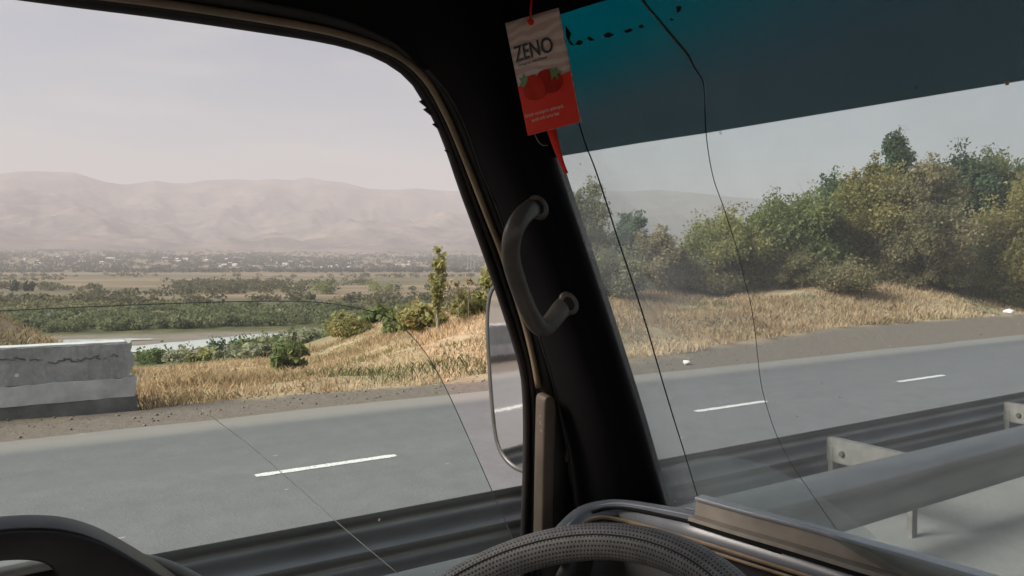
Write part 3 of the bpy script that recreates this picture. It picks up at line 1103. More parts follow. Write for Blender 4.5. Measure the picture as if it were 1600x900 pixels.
def kp(px, py):
    lim = np.interp(px, [-400, 0, 120, 220, 350, 480, 560, 700, 1100], [520, 521, 519, 516, 512, 508, 506, 504, 500])
    v = fbm(np.array([px * .012]), np.array([py * .09]), 3, 55)[0]
    return py < lim and (v > 0.30)


M_THICK = leaf_mat("thicket_leaves", [(0.10, 0.118, 0.062), (0.165, 0.18, 0.092), (0.25, 0.25, 0.135)])
th = obj("riverside_thicket", clump_cloud("riverside_thicket", spots_px(2600, -500, 1150, 480, 521, 2.2, 5.5, 1.5, r_, kp), "green", 64, 3, 0.26), M_THICK)
tag(th, "dense grey-green thicket along the far bank of the river", "thicket", kind="stuff")


def kp2(px, py):
    v = fbm(np.array([px * .006]), np.array([py * .16]), 3, 66)[0]
    return v > 0.52


M_HEDGE = leaf_mat("hedge_leaves", [(0.07, 0.08, 0.045), (0.11, 0.12, 0.065), (0.16, 0.155, 0.09)])
hd = obj("valley_hedges", clump_cloud("valley_hedges", spots_px(2600, -600, 1250, 430, 481, 3, 8, 1.7, r_, kp2), "green", 36, 8, 0.3), M_HEDGE)
tag(hd, "dark bushes and hedges scattered over the dry valley fields", "hedge", kind="stuff")


def kp3(px, py):
    v = fbm(np.array([px * .004]), np.array([py * .12]), 3, 67)[0]
    lim = 404 + 5 * math.sin(px * 0.011)
    return py > lim and v > 0.36


M_FAR = leaf_mat("far_tree_leaves", [(0.04, 0.05, 0.035), (0.06, 0.07, 0.045), (0.09, 0.095, 0.06)])
vt = obj("village_trees", clump_cloud("village_trees", [(*s[:3], s[3], s[4]) for s in spots_px(4200, -500, 1250, 415, 426, 7, 14, 2.0, r_, None)], "green", 14, 9, 0.55), M_FAR)
tag(vt, "dark band of trees around the village far across the valley", "trees", kind="stuff")
ft = []
while len(ft) < 2200:
    px = r_.uniform(-600, 1300)
    d_ = r_.uniform(2700, 4700)
    g = ground_at(px, d_)
    if fbm(np.array([px * .01]), np.array([d_ * .002]), 3, 12)[0] + 0.18 * (3600 - d_) / 1000 > 0.56:
        h = r_.uniform(7, 15)
        ft.append((*g, h, h * 2.6))
obj_ft = obj("foothill_trees", clump_cloud("foothill_trees", ft, "green", 14, 19, 0.55), M_FAR)
tag(obj_ft, "thin lines of dark trees below the mountain foot", "trees", kind="stuff")

# single trees and bushes one can pick out in the valley
vv = [("tall dark poplar of the left pair in the valley", 19, 437, 690, 9, "dark", 1.0), ("tall dark poplar standing right of the leftmost valley poplar", 25, 437, 695, 8, "dark", 1.0),
      ("dark poplar left of the two at the valley's hedge corner", 42, 440, 700, 10, "dark", 1.0), ("dark poplar right of the two at the valley's hedge corner", 50, 439, 705, 8, "dark", 1.0),
      ("broad dark green bush in the valley above the window glass edge", 122, 466, 520, 40, "green", 0.2), ("small round bush above the window glass edge, on a straw field", 312, 466, 520, 18, "olive", 0.2),
      ("small dark bush sitting right on the window glass edge", 487, 460, 540, 14, "dark", 0.2), ("wide dark bush in the middle of the valley fields", 592, 440, 640, 62, "green", 0.1),
      ("dark bush left of the wide dark valley bush", 505, 444, 640, 46, "green", 0.1), ("rounded bush at the far left edge of the valley fields", 12, 466, 520, 28, "grey", 0.2)]
for i, (lab, px, ty, dp, w_, lf, upr) in enumerate(vv):
    g = on_z(px, 410 + 27.3 * FPX / dp, VALLEY)
    g[2] = float(ground_z(g[0], g[1]))
    H = EYE[2] + (410 - ty) * dp / FPX - g[2]
    build_tree("valley_poplar" if upr == 1.0 else "valley_bush", lab, g, H, w_ * dp / FPX, lf, nleaf=900, size=1.0 if upr == 1.0 else 0.9, seed=120 + i, clumps=20, trunk_h=0.03, sparse=0.3,
               upright=upr, cat="tree" if upr == 1.0 else "bush")

# houses of the village ------------------------------------------------------------
M_HOUSE = simple("pale_plaster", (0.55, 0.53, 0.50), (0.42, 0.40, 0.38), rough=0.9, scale=0.4)
M_ROOF = simple("pale_metal_roof", (0.50, 0.50, 0.49), (0.34, 0.33, 0.32), rough=0.7, scale=0.5)
hw, hd_, hh = 7.0, 5.0, 4.5
house_wall = box_mesh((2 * hw, 2 * hd_, hh), 0, (0, 0, hh / 2))
house_roof = make_mesh("roof", [(-hw - .5, -hd_ - .6, hh), (hw + .5, -hd_ - .6, hh), (hw + .5, hd_ + .6, hh), (-hw - .5, hd_ + .6, hh), (-hw - .5, 0, hh + 2.6), (hw + .5, 0, hh + 2.6)],
                       [(0, 1, 5, 4), (2, 3, 4, 5), (1, 2, 5), (3, 0, 4), (0, 3, 2, 1)])
hr = np.random.default_rng(44)
hpx = np.concatenate([hr.uniform(40, 180, 14), hr.uniform(255, 380, 16), hr.uniform(400, 560, 22), hr.uniform(590, 740, 8), hr.uniform(-150, 40, 5)])
for i, px in enumerate(hpx):
    dp = hr.uniform(2500, 3300)
    g = ground_at(px, dp)
    g[2] += 3.0
    h = tag(empty("village_house", g), "tiny pale village house far across the valley below the mountains", "house", "pale houses of the far village")
    h.rotation_euler = (0, 0, YAW + hr.uniform(-0.5, 0.5))
    k_ = hr.uniform(0.6, 1.25)
    h.scale = (k_ * hr.uniform(0.8, 1.5), k_, k_)
    obj("wall", house_wall, M_HOUSE, h)
    obj("roof", house_roof, M_ROOF, h)
M_MAST = simple("mast_grey", (0.30, 0.30, 0.31), (0.22, 0.22, 0.23), rough=0.7, scale=1)
for i, (px, ty) in enumerate(((731, 386), (736, 381), (741, 385))):
    dp = 2300
    g = ground_at(px, dp)
    H = EYE[2] + (410 - ty) * dp / FPX - g[2]
    ms = tag(empty("far_mast", g), ["left of three thin grey masts far behind the saplings", "tallest, middle one of three thin grey masts far behind the saplings", "right of three thin grey masts far behind the saplings"][i], "mast",
             "thin masts in the far village")
    obj("mast_pole", branch_mesh("mast_pole", [(np.array([(0, 0, 0), (0, 0, H * .5), (0, 0, H)]), 1.3, 0.5)], 6), M_MAST, ms)
    obj("platform", branch_mesh("platform", [(np.array([(-2.5, 0, H * .92), (0, 0, H * .93), (2.5, 0, H * .92)]), 0.4, 0.4)], 5), M_MAST, ms)

# dry grass ------------------------------------------------------------------------
def grass_field(name, n, L0, L1, ya, yb, h0, h1, mat, seed, thr, green_bias=0, wid=0.016):
    r = np.random.default_rng(seed)
    L = L0 + (L1 - L0) * r.random(n * 3) ** 1.25
    y = ya + (yb - ya) * r.random(n * 3)
    x = -L
    dens = fbm(x * 0.55, y * 0.55, 3, seed + 2)
    e = shoulder_edge(y) + 0.8 * (fbm(y * 0.35, L * 0 + 3.1, 3, 5) - 0.5)
    ok = (dens > thr) & (L > e + 0.15 + 0.9 * (fbm(x * 1.3, y * 1.3, 3, 77) - 0.5))
    ok &= ~((y < PEND + 0.1) & (L < -PLx + 0.45))
    x, y, dens = x[ok][:n], y[ok][:n], dens[ok][:n]
    n = len(x)
    z = ground_z(x, y)
    h = (h0 + (h1 - h0) * r.random(n)) * np.clip(0.45 + 1.9 * (dens - thr), 0.4, 1.5)
    an = r.uniform(0, 2 * math.pi, n)
    w = wid * r.uniform(0.6, 1.6, n)
    ln = r.normal(0, 0.42, (n, 2)) * h[:, None]
    B = np.stack([x, y, z - 0.03], 1)
    W = np.stack([np.cos(an) * w, np.sin(an) * w, 0 * w], 1)
    mid = B + np.stack([ln[:, 0] * .35, ln[:, 1] * .35, h * .6], 1)
    tip = B + np.stack([ln[:, 0], ln[:, 1], h], 1)
    V = np.stack([B - W, B + W, mid + W * .8, tip, mid - W * .8], 1).reshape(-1, 3)
    Q = np.arange(5 * n).reshape(n, 5)
    tint = np.clip(fbm(x * 0.3, y * 0.3, 3, seed + 7) * 1.5 - 0.25 + r.normal(0, 0.17, n), 0, 1)
    o = obj(name, fast_mesh(name, V, Q, np.repeat(tint, 5)), mat)
    return o


M_STRAW = leaf_mat("straw_grass", [(0.36, 0.255, 0.15), (0.55, 0.405, 0.25), (0.68, 0.535, 0.365)], 0.3)
M_WEED = leaf_mat("green_weeds", [(0.11, 0.12, 0.05), (0.20, 0.195, 0.085), (0.32, 0.285, 0.14)], 0.3)
tag(grass_field("dry_grass", 260000, 13.0, 40, -14, 62, 0.07, 0.30, M_STRAW, 3, 0.30, wid=0.011), "dry straw-coloured grass on the roadside slope and bank", "grass", kind="stuff")
tag(grass_field("green_weeds", 80000, 13.5, 44, -14, 62, 0.07, 0.30, M_WEED, 23, 0.50, wid=0.009), "patches of green weeds among the dry roadside grass", "weeds", kind="stuff")
tag(grass_field("far_dry_grass", 24000, 13.0, 30, -60, -14, 0.25, 0.7, M_STRAW, 43, 0.36, wid=0.03), "dry grass along the roadside behind the vehicle", "grass", kind="stuff")

# loose stones on the dirt shoulder
pr_ = np.random.default_rng(91)
npb = 5200
py_ = pr_.uniform(-10, 60, npb)
pl_ = 11.45 + (shoulder_edge(py_) - 11.2) * pr_.random(npb) ** 0.8 + 0.2
px_ = -pl_
ps_ = 0.008 + 0.024 * pr_.random(npb) ** 4
octa = np.array([(1, 0, 0), (0, 1, 0), (-1, 0, 0), (0, -1, 0), (0.1, 0.1, 0.75), (0, 0, -0.6)])
of_ = np.array([(0, 1, 4), (1, 2, 4), (2, 3, 4), (3, 0, 4), (1, 0, 5), (2, 1, 5), (3, 2, 5), (0, 3, 5)])
PVt = (octa[None] * (0.7 + 0.6 * pr_.random((npb, 6, 1))) * ps_[:, None, None] * np.array([1.3, 1, 1])) + np.stack([px_, py_, ground_z(px_, py_) + ps_ * 0.3], 1)[:, None]
PFt = (of_[None] + 6 * np.arange(npb)[:, None, None]).reshape(-1, 3)
M_STONE = leaf_mat("loose_stones", [(0.14, 0.12, 0.10), (0.21, 0.185, 0.16), (0.31, 0.285, 0.26)], 0.0)
tag(obj("gravel", fast_mesh("gravel", PVt.reshape(-1, 3), PFt, np.repeat(pr_.random(npb), 6)), M_STONE), "loose stones scattered on the brown dirt shoulder", "gravel", kind="stuff")

# litter ---------------------------------------------------------------------------
M_PLASTIC = simple("white_plastic", (0.80, 0.80, 0.80), (0.62, 0.62, 0.63), rough=0.45, scale=20)


def litter(name, label, px, py, s, seed):
    L_ = None
    p = on_z(px, py, 0.0)
    for _ in range(6):
        zz = float(ground_z(p[0], p[1]))
        p = on_z(px, py, max(zz, 0.0) + s * 0.4)
    bm = bmesh.new()
    bmesh.ops.create_icosphere(bm, subdivisions=3, radius=s)
    r = np.random.default_rng(seed)
    for v in bm.verts:
        k_ = 0.7 + 0.7 * fbm(np.array([v.co.x / s * 1.7 + seed]), np.array([v.co.y / s * 1.7 + v.co.z / s * 2.3]), 3, seed)[0]
        v.co = Vector((v.co.x * k_ * 1.25, v.co.y * k_, v.co.z * k_ * 0.7))
    me = bpy.data.meshes.new(name)
    bm.to_mesh(me)
    bm.free()
    return tag(obj(name, shade_smooth(me, 35), M_PLASTIC, None, p), label, "litter")


litter("plastic_bag", "crumpled white plastic bag in the dry grass at the right", 1576, 487, 0.17, 3)
litter("paper_scrap", "small pale scrap on the dirt shoulder right of the dark pillar", 1073, 566, 0.07, 5)
litter("plastic_scrap", "white scrap of litter on the bank below the olive-green tree", 1152, 461, 0.10, 8)

# ------------------------------------------------------------------ VEHICLE CAB (camera sits inside)
M_CLOTH = simple("black_headliner_cloth", (0.010, 0.009, 0.010), (0.006, 0.0055, 0.006), rough=0.95, scale=5, bstr=0.25, bdist=0.002, spec=0.1)
M_VINYL = simple("grey_vinyl", (0.46, 0.45, 0.42), (0.36, 0.35, 0.33), rough=0.6, scale=20)  # unseen inner panels, tone kept pale to bounce light into the cab
M_RUBBER = simple("dark_rubber", (0.030, 0.025, 0.025), (0.014, 0.012, 0.012), rough=0.6, scale=30, bstr=0.3, bdist=0.001)
M_TRIM = simple("brown_grey_trim", (0.020, 0.023, 0.020), (0.014, 0.012, 0.011), rough=0.55, scale=25)
M_BEAD = simple("tan_bead", (0.33, 0.25, 0.16), (0.16, 0.12, 0.08), rough=0.45, scale=18, stretch=(1, 1, 0.4))
M_BROWNBAR = simple("brown_plastic", (0.16, 0.122, 0.095), (0.10, 0.075, 0.06), rough=0.5, scale=14, bstr=0.2, bdist=0.0008)
M_HANDLE = simple("grey_plastic_worn", (0.10, 0.09, 0.078), (0.06, 0.054, 0.048), rough=0.36, scale=30, bstr=0.15, bdist=0.0006)
M_BLACKPL = simple("black_plastic", (0.022, 0.021, 0.023), (0.014, 0.013, 0.015), rough=0.38, scale=40, bstr=0.15, bdist=0.0005)
M_HOLE = simple("dark_recess", (0.008, 0.008, 0.008), (0.005, 0.005, 0.005), rough=0.9)
M_SILL = simple("grey_sill_trim", (0.34, 0.35, 0.33), (0.22, 0.22, 0.21), rough=0.5, scale=20)
M_DOORSKIN = simple("white_body_paint", (0.62, 0.62, 0.60), (0.55, 0.55, 0.53), rough=0.35, scale=3)
M_DASH = simple("grey_dash_plastic", (0.20, 0.212, 0.24), (0.15, 0.16, 0.18), rough=0.27, scale=25, bstr=0.08, bdist=0.0006)
M_DASHDARK = simple("dark_dash_plastic", (0.016, 0.014, 0.013), (0.010, 0.009, 0.008), rough=0.55, scale=25)
M_GOLD = simple("tan_trim_strip", (0.42, 0.31, 0.20), (0.26, 0.18, 0.11), rough=0.35, scale=30)
M_ALU = simple("dull_aluminium", (0.48, 0.50, 0.54), (0.36, 0.37, 0.40), rough=0.4, scale=22, metal=0.3)
M_ALUTAN = simple("dusty_tan_ledge", (0.40, 0.355, 0.30), (0.27, 0.235, 0.195), rough=0.7, scale=26)
M_MIRROR, nt, b = new_mat("mirror_silver")
b.inputs["Base Color"].default_value = (0.80, 0.80, 0.80, 1)
b.inputs["Metallic"].default_value = 1.0
b.inputs["Roughness"].default_value = 0.03
nmr = noise(nt, 140, 3, 0.6)
bump(nt, b, nmr.outputs["Fac"], 0.03, 0.0003)

D0, DN = np.array([-0.80, 0, 2.15]), np.array([1.0, 0, -0.12])
DN = DN / np.linalg.norm(DN)
W0P, WN = np.array([0, 0.646, 2.065]), np.array([0, 1.0, 0.465])
WN = WN / np.linalg.norm(WN)


def on_door(px, py, inward=0.0):
    return on_plane(px, py, D0 + DN * inward, DN)


def on_wind(px, py, inward=0.0):
    return on_plane(px, py, W0P - WN * inward, WN)


def resample(P, n):
    P = np.asarray(P, float)
    s = np.concatenate([[0], np.cumsum(np.linalg.norm(np.diff(P, axis=0), axis=1))])
    t_ = np.linspace(0, s[-1], n)
    return np.stack([np.interp(t_, s, P[:, i]) for i in range(P.shape[1])], 1)


E0 = [(-1600, -255), (-420, -70), (-150, -32), (80, 0), (250, 22), (400, 44), (500, 60), (560, 75), (605, 95), (640, 122), (662, 155), (690, 208), (720, 296), (750, 378), (771, 439), (795, 512), (808, 555),
      (816, 590), (819, 650), (818, 740), (815, 840), (813, 960)]
E1 = [(-1600, -290), (-420, -95), (-150, -52), (80, -17), (250, 5), (400, 28), (500, 46), (560, 62), (621, 86), (665, 124), (697, 179), (720, 232), (739, 280), (764, 344), (782, 389), (802, 450), (820, 507),
      (833, 560), (841, 605), (846, 660), (848, 740), (846, 840), (844, 960)]
E2 = [(-1600, -345), (-420, -140), (-150, -95), (80, -55), (250, -32), (400, -8), (500, 12), (570, 35), (625, 66), (663, 104), (697, 142), (726, 196), (748, 258), (766, 300), (784, 348), (815, 440), (846, 540),
      (868, 616), (885, 700), (893, 780), (900, 860), (905, 960)]
WE = [(800, 40), (820, 110), (835, 160), (852, 215), (872, 280), (905, 375), (935, 465), (966, 560), (1000, 668), (1037, 796), (1065, 880), (1092, 960)]

cab = tag(empty("vehicle_cab", (0.15, -0.3, 0.95)), "dark cab interior of an old van seen from its seat, with door, pillar and dashboard", "vehicle")
# door (frame, seals, lowered glass, sill, lower panel)
door = empty("door", (-0.95, -0.25, 0.05))
door.parent = cab
N_ = 80
e0w = resample(smooth_path([on_door(*p, -0.012) for p in E0], 5), N_)
e0m = resample(smooth_path([on_door((a[0] + b_[0]) / 2, (a[1] + b_[1]) / 2, -0.012) for a, b_ in zip(E0, E1[:len(E0)])], 5), N_)
e1w = resample(smooth_path([on_door(*p, 0.0) for p in E1], 5), N_)
e2w = resample(smooth_path([on_door(*p, 0.014) for p in E2], 5), N_)
ch = e0w * 0.45 + e1w * 0.55 - DN * 0.010
world_child("window_frame", loft([e0w, e0w * 0.8 + e1w * 0.2 - DN * 0.002, ch, e1w * 0.9 + e0w * 0.1, e1w], 0.028, (-0.72, 0.66, 0.15), "window_frame"), M_RUBBER, door)
world_child("weather_seal", sweep(e0w * 0.93 + e1w * 0.07 + DN * 0.003, circle(0.0052, 8, 1.0, 1.0), up=DN, name="weather_seal"), M_RUBBER, door)
world_child("seal_lip", sweep(e0w * 0.45 + e1w * 0.55 + DN * 0.001, circle(0.0036, 8), up=DN, name="seal_lip"), M_RUBBER, door)
keep = [i for i in range(N_)]
bead_n = int(N_ * 0.72)
bd = resample(smooth_path([on_door(*p, 0.006) for p in E1[:19]], 5), 100)
world_child("bead", sweep(bd, circle(0.0040, 8), up=DN, name="bead"), M_BEAD, door)
# torn bits of the seal
tr_r = np.random.default_rng(2)
for (px, py, s) in ((663, 160, 7), (667, 172, 5), (680, 195, 4), (699, 236, 4), (711, 268, 3)):
    q = [on_door(px + dx * s, py + dy * s, -0.008) for dx, dy in ((-1.3, -0.2), (0.2, -1.0), (1.4, 0.3), (0.9, 1.6), (-0.2, 0.7))]
    world_child("torn_seal_scrap", extrude_poly(q, DN * 0.003, "torn_seal_scrap"), M_RUBBER, door)

# the lowered pane
GT = [(-1600, 590), (-420, 512), (-200, 498), (0, 486.5), (160, 479), (320, 473), (430, 471), (500, 473), (555, 481), (597, 492), (625, 507), (650, 532), (672, 561), (700, 612), (740, 700), (770, 768), (800, 838), (850, 960)]


def glass_mat(name, tintc, dustf, spots=True, dust_c=(0.66, 0.65, 0.62), focus=None):
    m, nt, b = new_mat(name)
    out = nt.nodes["Material Output"]
    nt.nodes.remove(b)
    tr_ = nd(nt, "ShaderNodeBsdfTransparent")
    tr_.inputs["Color"].default_value = (*tintc, 1)
    gl = nd(nt, "ShaderNodeBsdfGlossy")
    gl.inputs["Roughness"].default_value = 0.03
    fr = nd(nt, "ShaderNodeFresnel")
    fr.inputs["IOR"].default_value = 1.15
    m1 = nd(nt, "ShaderNodeMixShader")
    nt.links.new(math_n(nt, 'MULTIPLY', fr.outputs[0], 0.5), m1.inputs[0])
    nt.links.new(tr_.outputs[0], m1.inputs[1])
    nt.links.new(gl.outputs[0], m1.inputs[2])
    df = nd(nt, "ShaderNodeBsdfDiffuse")
    df.inputs["Color"].default_value = (*dust_c, 1)
    tl = nd(nt, "ShaderNodeBsdfTranslucent")
    tl.inputs["Color"].default_value = (*dust_c, 1)
    dm = nd(nt, "ShaderNodeMixShader")
    dm.inputs[0].default_value = 0.7
    nt.links.new(df.outputs[0], dm.inputs[1])
    nt.links.new(tl.outputs[0], dm.inputs[2])
    vec, xyz = position_xyz(nt)
    n1 = noise(nt, 5.0, 6, 0.65, vec)
    f_ = math_n(nt, 'MULTIPLY', n1.outputs["Fac"], dustf)
    if focus is not None:
        for (c_, rad_, amt) in focus:
            vd = nd(nt, "ShaderNodeVectorMath", operation='DISTANCE')
            nt.links.new(vec, vd.inputs[0])
            vd.inputs[1].default_value = tuple(c_)
            mr_ = nd(nt, "ShaderNodeMapRange", interpolation_type='SMOOTHSTEP')
            mr_.inputs["From Min"].default_value = rad_
            mr_.inputs["From Max"].default_value = rad_ * 0.1
            mr_.inputs["To Max"].default_value = amt
            nt.links.new(vd.outputs["Value"], mr_.inputs["Value"])
            n2 = noise(nt, 26.0, 6, 0.7, vec)
            rr_ = nd(nt, "ShaderNodeMapRange")
            rr_.inputs["From Min"].default_value = 0.35
            rr_.inputs["From Max"].default_value = 0.75
            nt.links.new(n2.outputs["Fac"], rr_.inputs["Value"])
            f_ = math_n(nt, 'ADD', f_, math_n(nt, 'MULTIPLY', mr_.outputs[0], rr_.outputs[0]))
    if spots:
        vo = nd(nt, "ShaderNodeTexVoronoi", Scale=26.0)
        nt.links.new(vec, vo.inputs["Vector"])
        wn_ = nd(nt, "ShaderNodeTexWhiteNoise")
        nt.links.new(vo.outputs["Position"], wn_.inputs["Vector"])
        sel = math_n(nt, 'MULTIPLY', math_n(nt, 'LESS_THAN', vo.outputs["Distance"], 0.045), math_n(nt, 'GREATER_THAN', wn_.outputs["Value"], 0.62))
        f_ = math_n(nt, 'MAXIMUM', f_, math_n(nt, 'MULTIPLY', sel, 0.55))
    m2 = nd(nt, "ShaderNodeMixShader")
    nt.links.new(f_, m2.inputs[0])
    nt.links.new(m1.outputs[0], m2.inputs[1])
    nt.links.new(dm.outputs[0], m2.inputs[2])
    nt.links.new(m2.outputs[0], out.inputs["Surface"])
    return m


gpath = smooth_path([on_door(*p, -0.022) for p in GT], 6)
gpoly = list(gpath) + [on_door(850, 1250, -0.022), on_door(-420, 1250, -0.022), on_door(-1600, 1500, -0.022)]
M_SGLASS = glass_mat("green_tinted_side_glass", (0.905, 0.95, 0.935), 0.03)
pane = world_child("window_pane", extrude_poly(gpoly, -DN * 0.004, "window_pane"), M_SGLASS, door)
M_GEDGE = simple("ground_glass_edge", (0.22, 0.25, 0.24), (0.12, 0.14, 0.135), rough=0.3, scale=40)
see_through(M_GEDGE, (0.5, 0.55, 0.52), 0.4)
world_child("pane_edge", sweep(gpath - DN * 0.002, circle(0.00055, 6), up=DN, name="pane_edge"), M_GEDGE, pane)
M_PALEMARK = simple("pale_mark", (0.75, 0.74, 0.70), (0.6, 0.59, 0.56), rough=0.8, scale=60)
see_through(M_PALEMARK, (0.9, 0.88, 0.84), 0.6)
world_child("pale_line", sweep(smooth_path([on_door(px, py, -0.0275) for px, py in ((316, 640), (395, 700), (455, 752), (520, 810), (575, 857), (622, 896))], 5), circle(0.00042, 5), up=DN, name="pale_line"), M_PALEMARK, pane)  # thin pale line running down across the lowered pane

# sill and lower door panel
SL = [(-1600, 1290), (-520, 1010), (-250, 945), (0, 891), (95, 872), (170, 866), (225, 870), (262, 880), (295, 895), (328, 914), (380, 940), (460, 985), (600, 1005), (830, 985), (960, 965)]
sp_ = smooth_path([on_door(*p, 0.012) for p in SL], 5)
low = sp_.copy()
low[:, 2] = 0.98
low[:, 0] = -0.9
midp = sp_ * 0.75 + low * 0.25 + np.array([0.02, 0, 0])
world_child("door_panel", loft([sp_, sp_ + np.array([0.012, 0, -0.015]), midp, low], 0.07, (-0.8, 0, -0.6), "door_panel"), M_BLACKPL, door)
world_child("sill_trim", sweep(sp_ + np.array([0.004, 0, -0.002]), rounded_rect(0.012, 0.010, 0.004), up=(0.3, 0, 1), name="sill_trim"), M_SILL, door)
world_child("sill_seal", sweep(sp_ + np.array([-0.012, 0, -0.007]), circle(0.0035, 6), up=(0.3, 0, 1), name="sill_seal"), M_RUBBER, door)
# arched pull handle standing on the sill
HO = [(-190, 960), (-165, 880), (-130, 840), (-70, 816), (0, 805), (60, 802.5), (105, 807), (150, 821), (195, 845), (240, 873), (275, 898), (320, 935), (350, 980),
      (140, 985), (97, 935), (93, 893), (84, 869), (68, 856), (40, 851.5), (0, 853), (-60, 862), (-98, 880), (-118, 920), (-125, 975)]
hp = smooth_path([on_door(*p, 0.030) for p in HO], 4, closed=True)
world_child("pull_handle", shade_smooth(extrude_poly(list(hp), DN * 0.032, "pull_handle", bevel=0.010, seg=4), 60), M_BLACKPL, door)
# brown upright trim in front of the pillar foot
bar = [(836, 622), (838, 614), (846, 612), (853, 616), (855, 630), (852, 720), (850, 835), (849, 868), (831, 868), (832, 835), (834, 720)]
bp_ = [on_door(*p, 0.010) for p in bar]
world_child("upright_trim", shade_smooth(extrude_poly(bp_, DN * 0.022, "upright_trim", bevel=0.003, seg=3), 50), M_BROWNBAR, door)
for (px, py, s) in ((844, 650, 2.2), (844.5, 661, 3.0), (845, 673, 2.2)):
    q = [on_door(px + dx * s, py + dy * s, 0.0335) for dx, dy in ((-.4, -1.2), (.3, -.9), (.2, .2), (.6, 1.3), (-.1, .9), (-.3, 0))]
    world_child("scuff_mark", extrude_poly(q, DN * 0.0006, "scuff_mark"), M_PALEMARK, door)

# pillar, headliner, roof ---------------------------------------------------------
i0 = [i for i, p in enumerate(E2) if p == (663, 104)][0]
pa = resample(smooth_path([on_door(*p, 0.014) for p in E2[i0:]], 5), 40)
pb = resample(smooth_path([on_wind(*p, 0.012) for p in WE], 5), 40)


def toward_eye(P, d):
    v = EYE - P
    return P + v / np.linalg.norm(v, axis=1)[:, None] * d


ext = 6
pa = np.vstack([pa[:1] + np.array([[0.0, -0.01, 0.012]]) * k for k in range(ext, 0, -1)] + [pa])
pb = np.vstack([pb[:1] + np.array([[0.0, -0.006, 0.012]]) * k for k in range(ext, 0, -1)] + [pb])
rows = [pa, toward_eye(pa * 0.92 + pb * 0.08, 0.012), toward_eye(pa * 0.72 + pb * 0.28, 0.030), toward_eye(pa * 0.48 + pb * 0.52, 0.036), toward_eye(pa * 0.30 + pb * 0.70, 0.022),
        toward_eye(pa * 0.22 + pb * 0.78, 0.012), toward_eye(pa * 0.06 + pb * 0.94, 0.010), pb]
pillar = world_child("windscreen_pillar", loft(rows, 0.05, np.array([-0.62, 0.78, 0.0]), "windscreen_pillar"), M_CLOTH, cab)
world_child("pillar_trim", loft([e1w, e1w * .5 + e2w * .5 + DN * 0.006, e2w], 0.02, -DN, "pillar_trim"), M_TRIM, pillar)
world_child("pillar_welt", sweep(e2w[38:70] + DN * 0.002, circle(0.0022, 6), up=DN, name="pillar_welt"), M_TRIM, pillar)
ring_a = [on_door(p[0] * 0.75 + q[0] * 0.25, p[1] * 0.75 + q[1] * 0.25, 0.016) for p, q in zip(E2[:i0 + 1], E1)]
HT = [(800, 40), (832, 35), (874, 23), (949, 0), (1100, -38), (1300, -88), (1700, -190), (2300, -330)]
ring_b = [on_wind(*p, 0.012) for p in HT]
ring_b += [ring_b[-1] + np.array([0.55, 0, 0]), ring_b[-1] + np.array([1.25, 0, 0])]
mids = [at(px, py, np.dot(ring_a[-1] - EYE, VIEW) * (1 - f_) + np.dot(ring_b[0] - EYE, VIEW) * f_) for px, py, f_ in ((705, 84, .3), (752, 62, .65))]
ring = smooth_path(ring_a + mids + ring_b, 4)
inner = ring.copy()
cen = np.array([0.2, -0.5])
inner[:, :2] = ring[:, :2] + (cen - ring[:, :2]) * 0.30
inner[:, 2] = 2.745
m1_ = ring * 0.8 + inner * 0.2
m1_[:, 2] = ring[:, 2] * 0.62 + 2.745 * 0.38
m2_ = ring * 0.5 + inner * 0.5
m2_[:, 2] = ring[:, 2] * 0.18 + 2.745 * 0.82
world_child("headliner", loft([ring, m1_, m2_, inner], 0.04, (0, 0, 1), "headliner"), M_CLOTH, cab)
low_ring = ring.copy()
world_child("roof", box_mesh((2.3, 2.1, 0.05), 0.02, (0.2, -0.42, 2.80)), M_VINYL, cab)
world_child("roof_edge", loft([ring + np.array([0, 0, 0.03]), np.stack([ring[:, 0] - 0.03, ring[:, 1] + 0.02, np.full(len(ring), 2.83)], 1)], 0.02, (0, 0, 0.5), "roof_edge"), M_DOORSKIN, cab)
world_child("rear_wall", box_mesh((2.1, 0.05, 0.95), 0.01, (0.15, -1.35, 1.40)), M_VINYL, cab)
world_child("rear_header", box_mesh((2.1, 0.05, 0.16), 0.01, (0.15, -1.35, 2.69)), M_CLOTH, cab)
world_child("floor_panel", box_mesh((2.1, 2.1, 0.06), 0.01, (0.15, -0.32, 0.93)), M_VINYL, cab)
world_child("rear_side_panel", box_mesh((0.06, 0.62, 1.0), 0.01, (-0.87, -1.01, 1.45)), M_VINYL, cab)
world_child("rear_side_panel", box_mesh((0.06, 0.62, 1.0), 0.01, (1.18, -1.01, 1.45)), M_VINYL, cab)
world_child("rear_side_post", box_mesh((0.07, 0.14, 1.85), 0.01, (-0.86, -0.62, 1.87)), M_CLOTH, cab)
world_child("rear_side_post", box_mesh((0.07, 0.14, 1.85), 0.01, (1.18, -0.62, 1.87)), M_CLOTH, cab)
world_child("passenger_door", box_mesh((0.07, 1.3, 1.05), 0.02, (1.18, 0.14, 1.45)), M_BLACKPL, cab)
world_child("passenger_pillar", sweep([(1.15, 0.72, 1.9), (1.12, 0.62, 2.2), (1.05, 0.42, 2.75)], rounded_rect(0.11, 0.08, 0.02), up=(0, 1, 0), name="passenger_pillar"), M_CLOTH, cab)

# grab handle on the pillar
hpts = [(842, 322, 0.032), (815, 341, 0.035), (800, 372, 0.055), (799, 411, 0.060), (812, 452, 0.060), (828, 490, 0.060), (843, 512, 0.052), (858, 508, 0.040), (873, 485, 0.024), (890, 472, 0.030)]
PV = np.vstack(rows) - EYE
PD = PV @ VIEW
PPX, PPY = 800 + FPX * (PV @ RIGHT) / PD, 450 - FPX * (PV @ UP) / PD


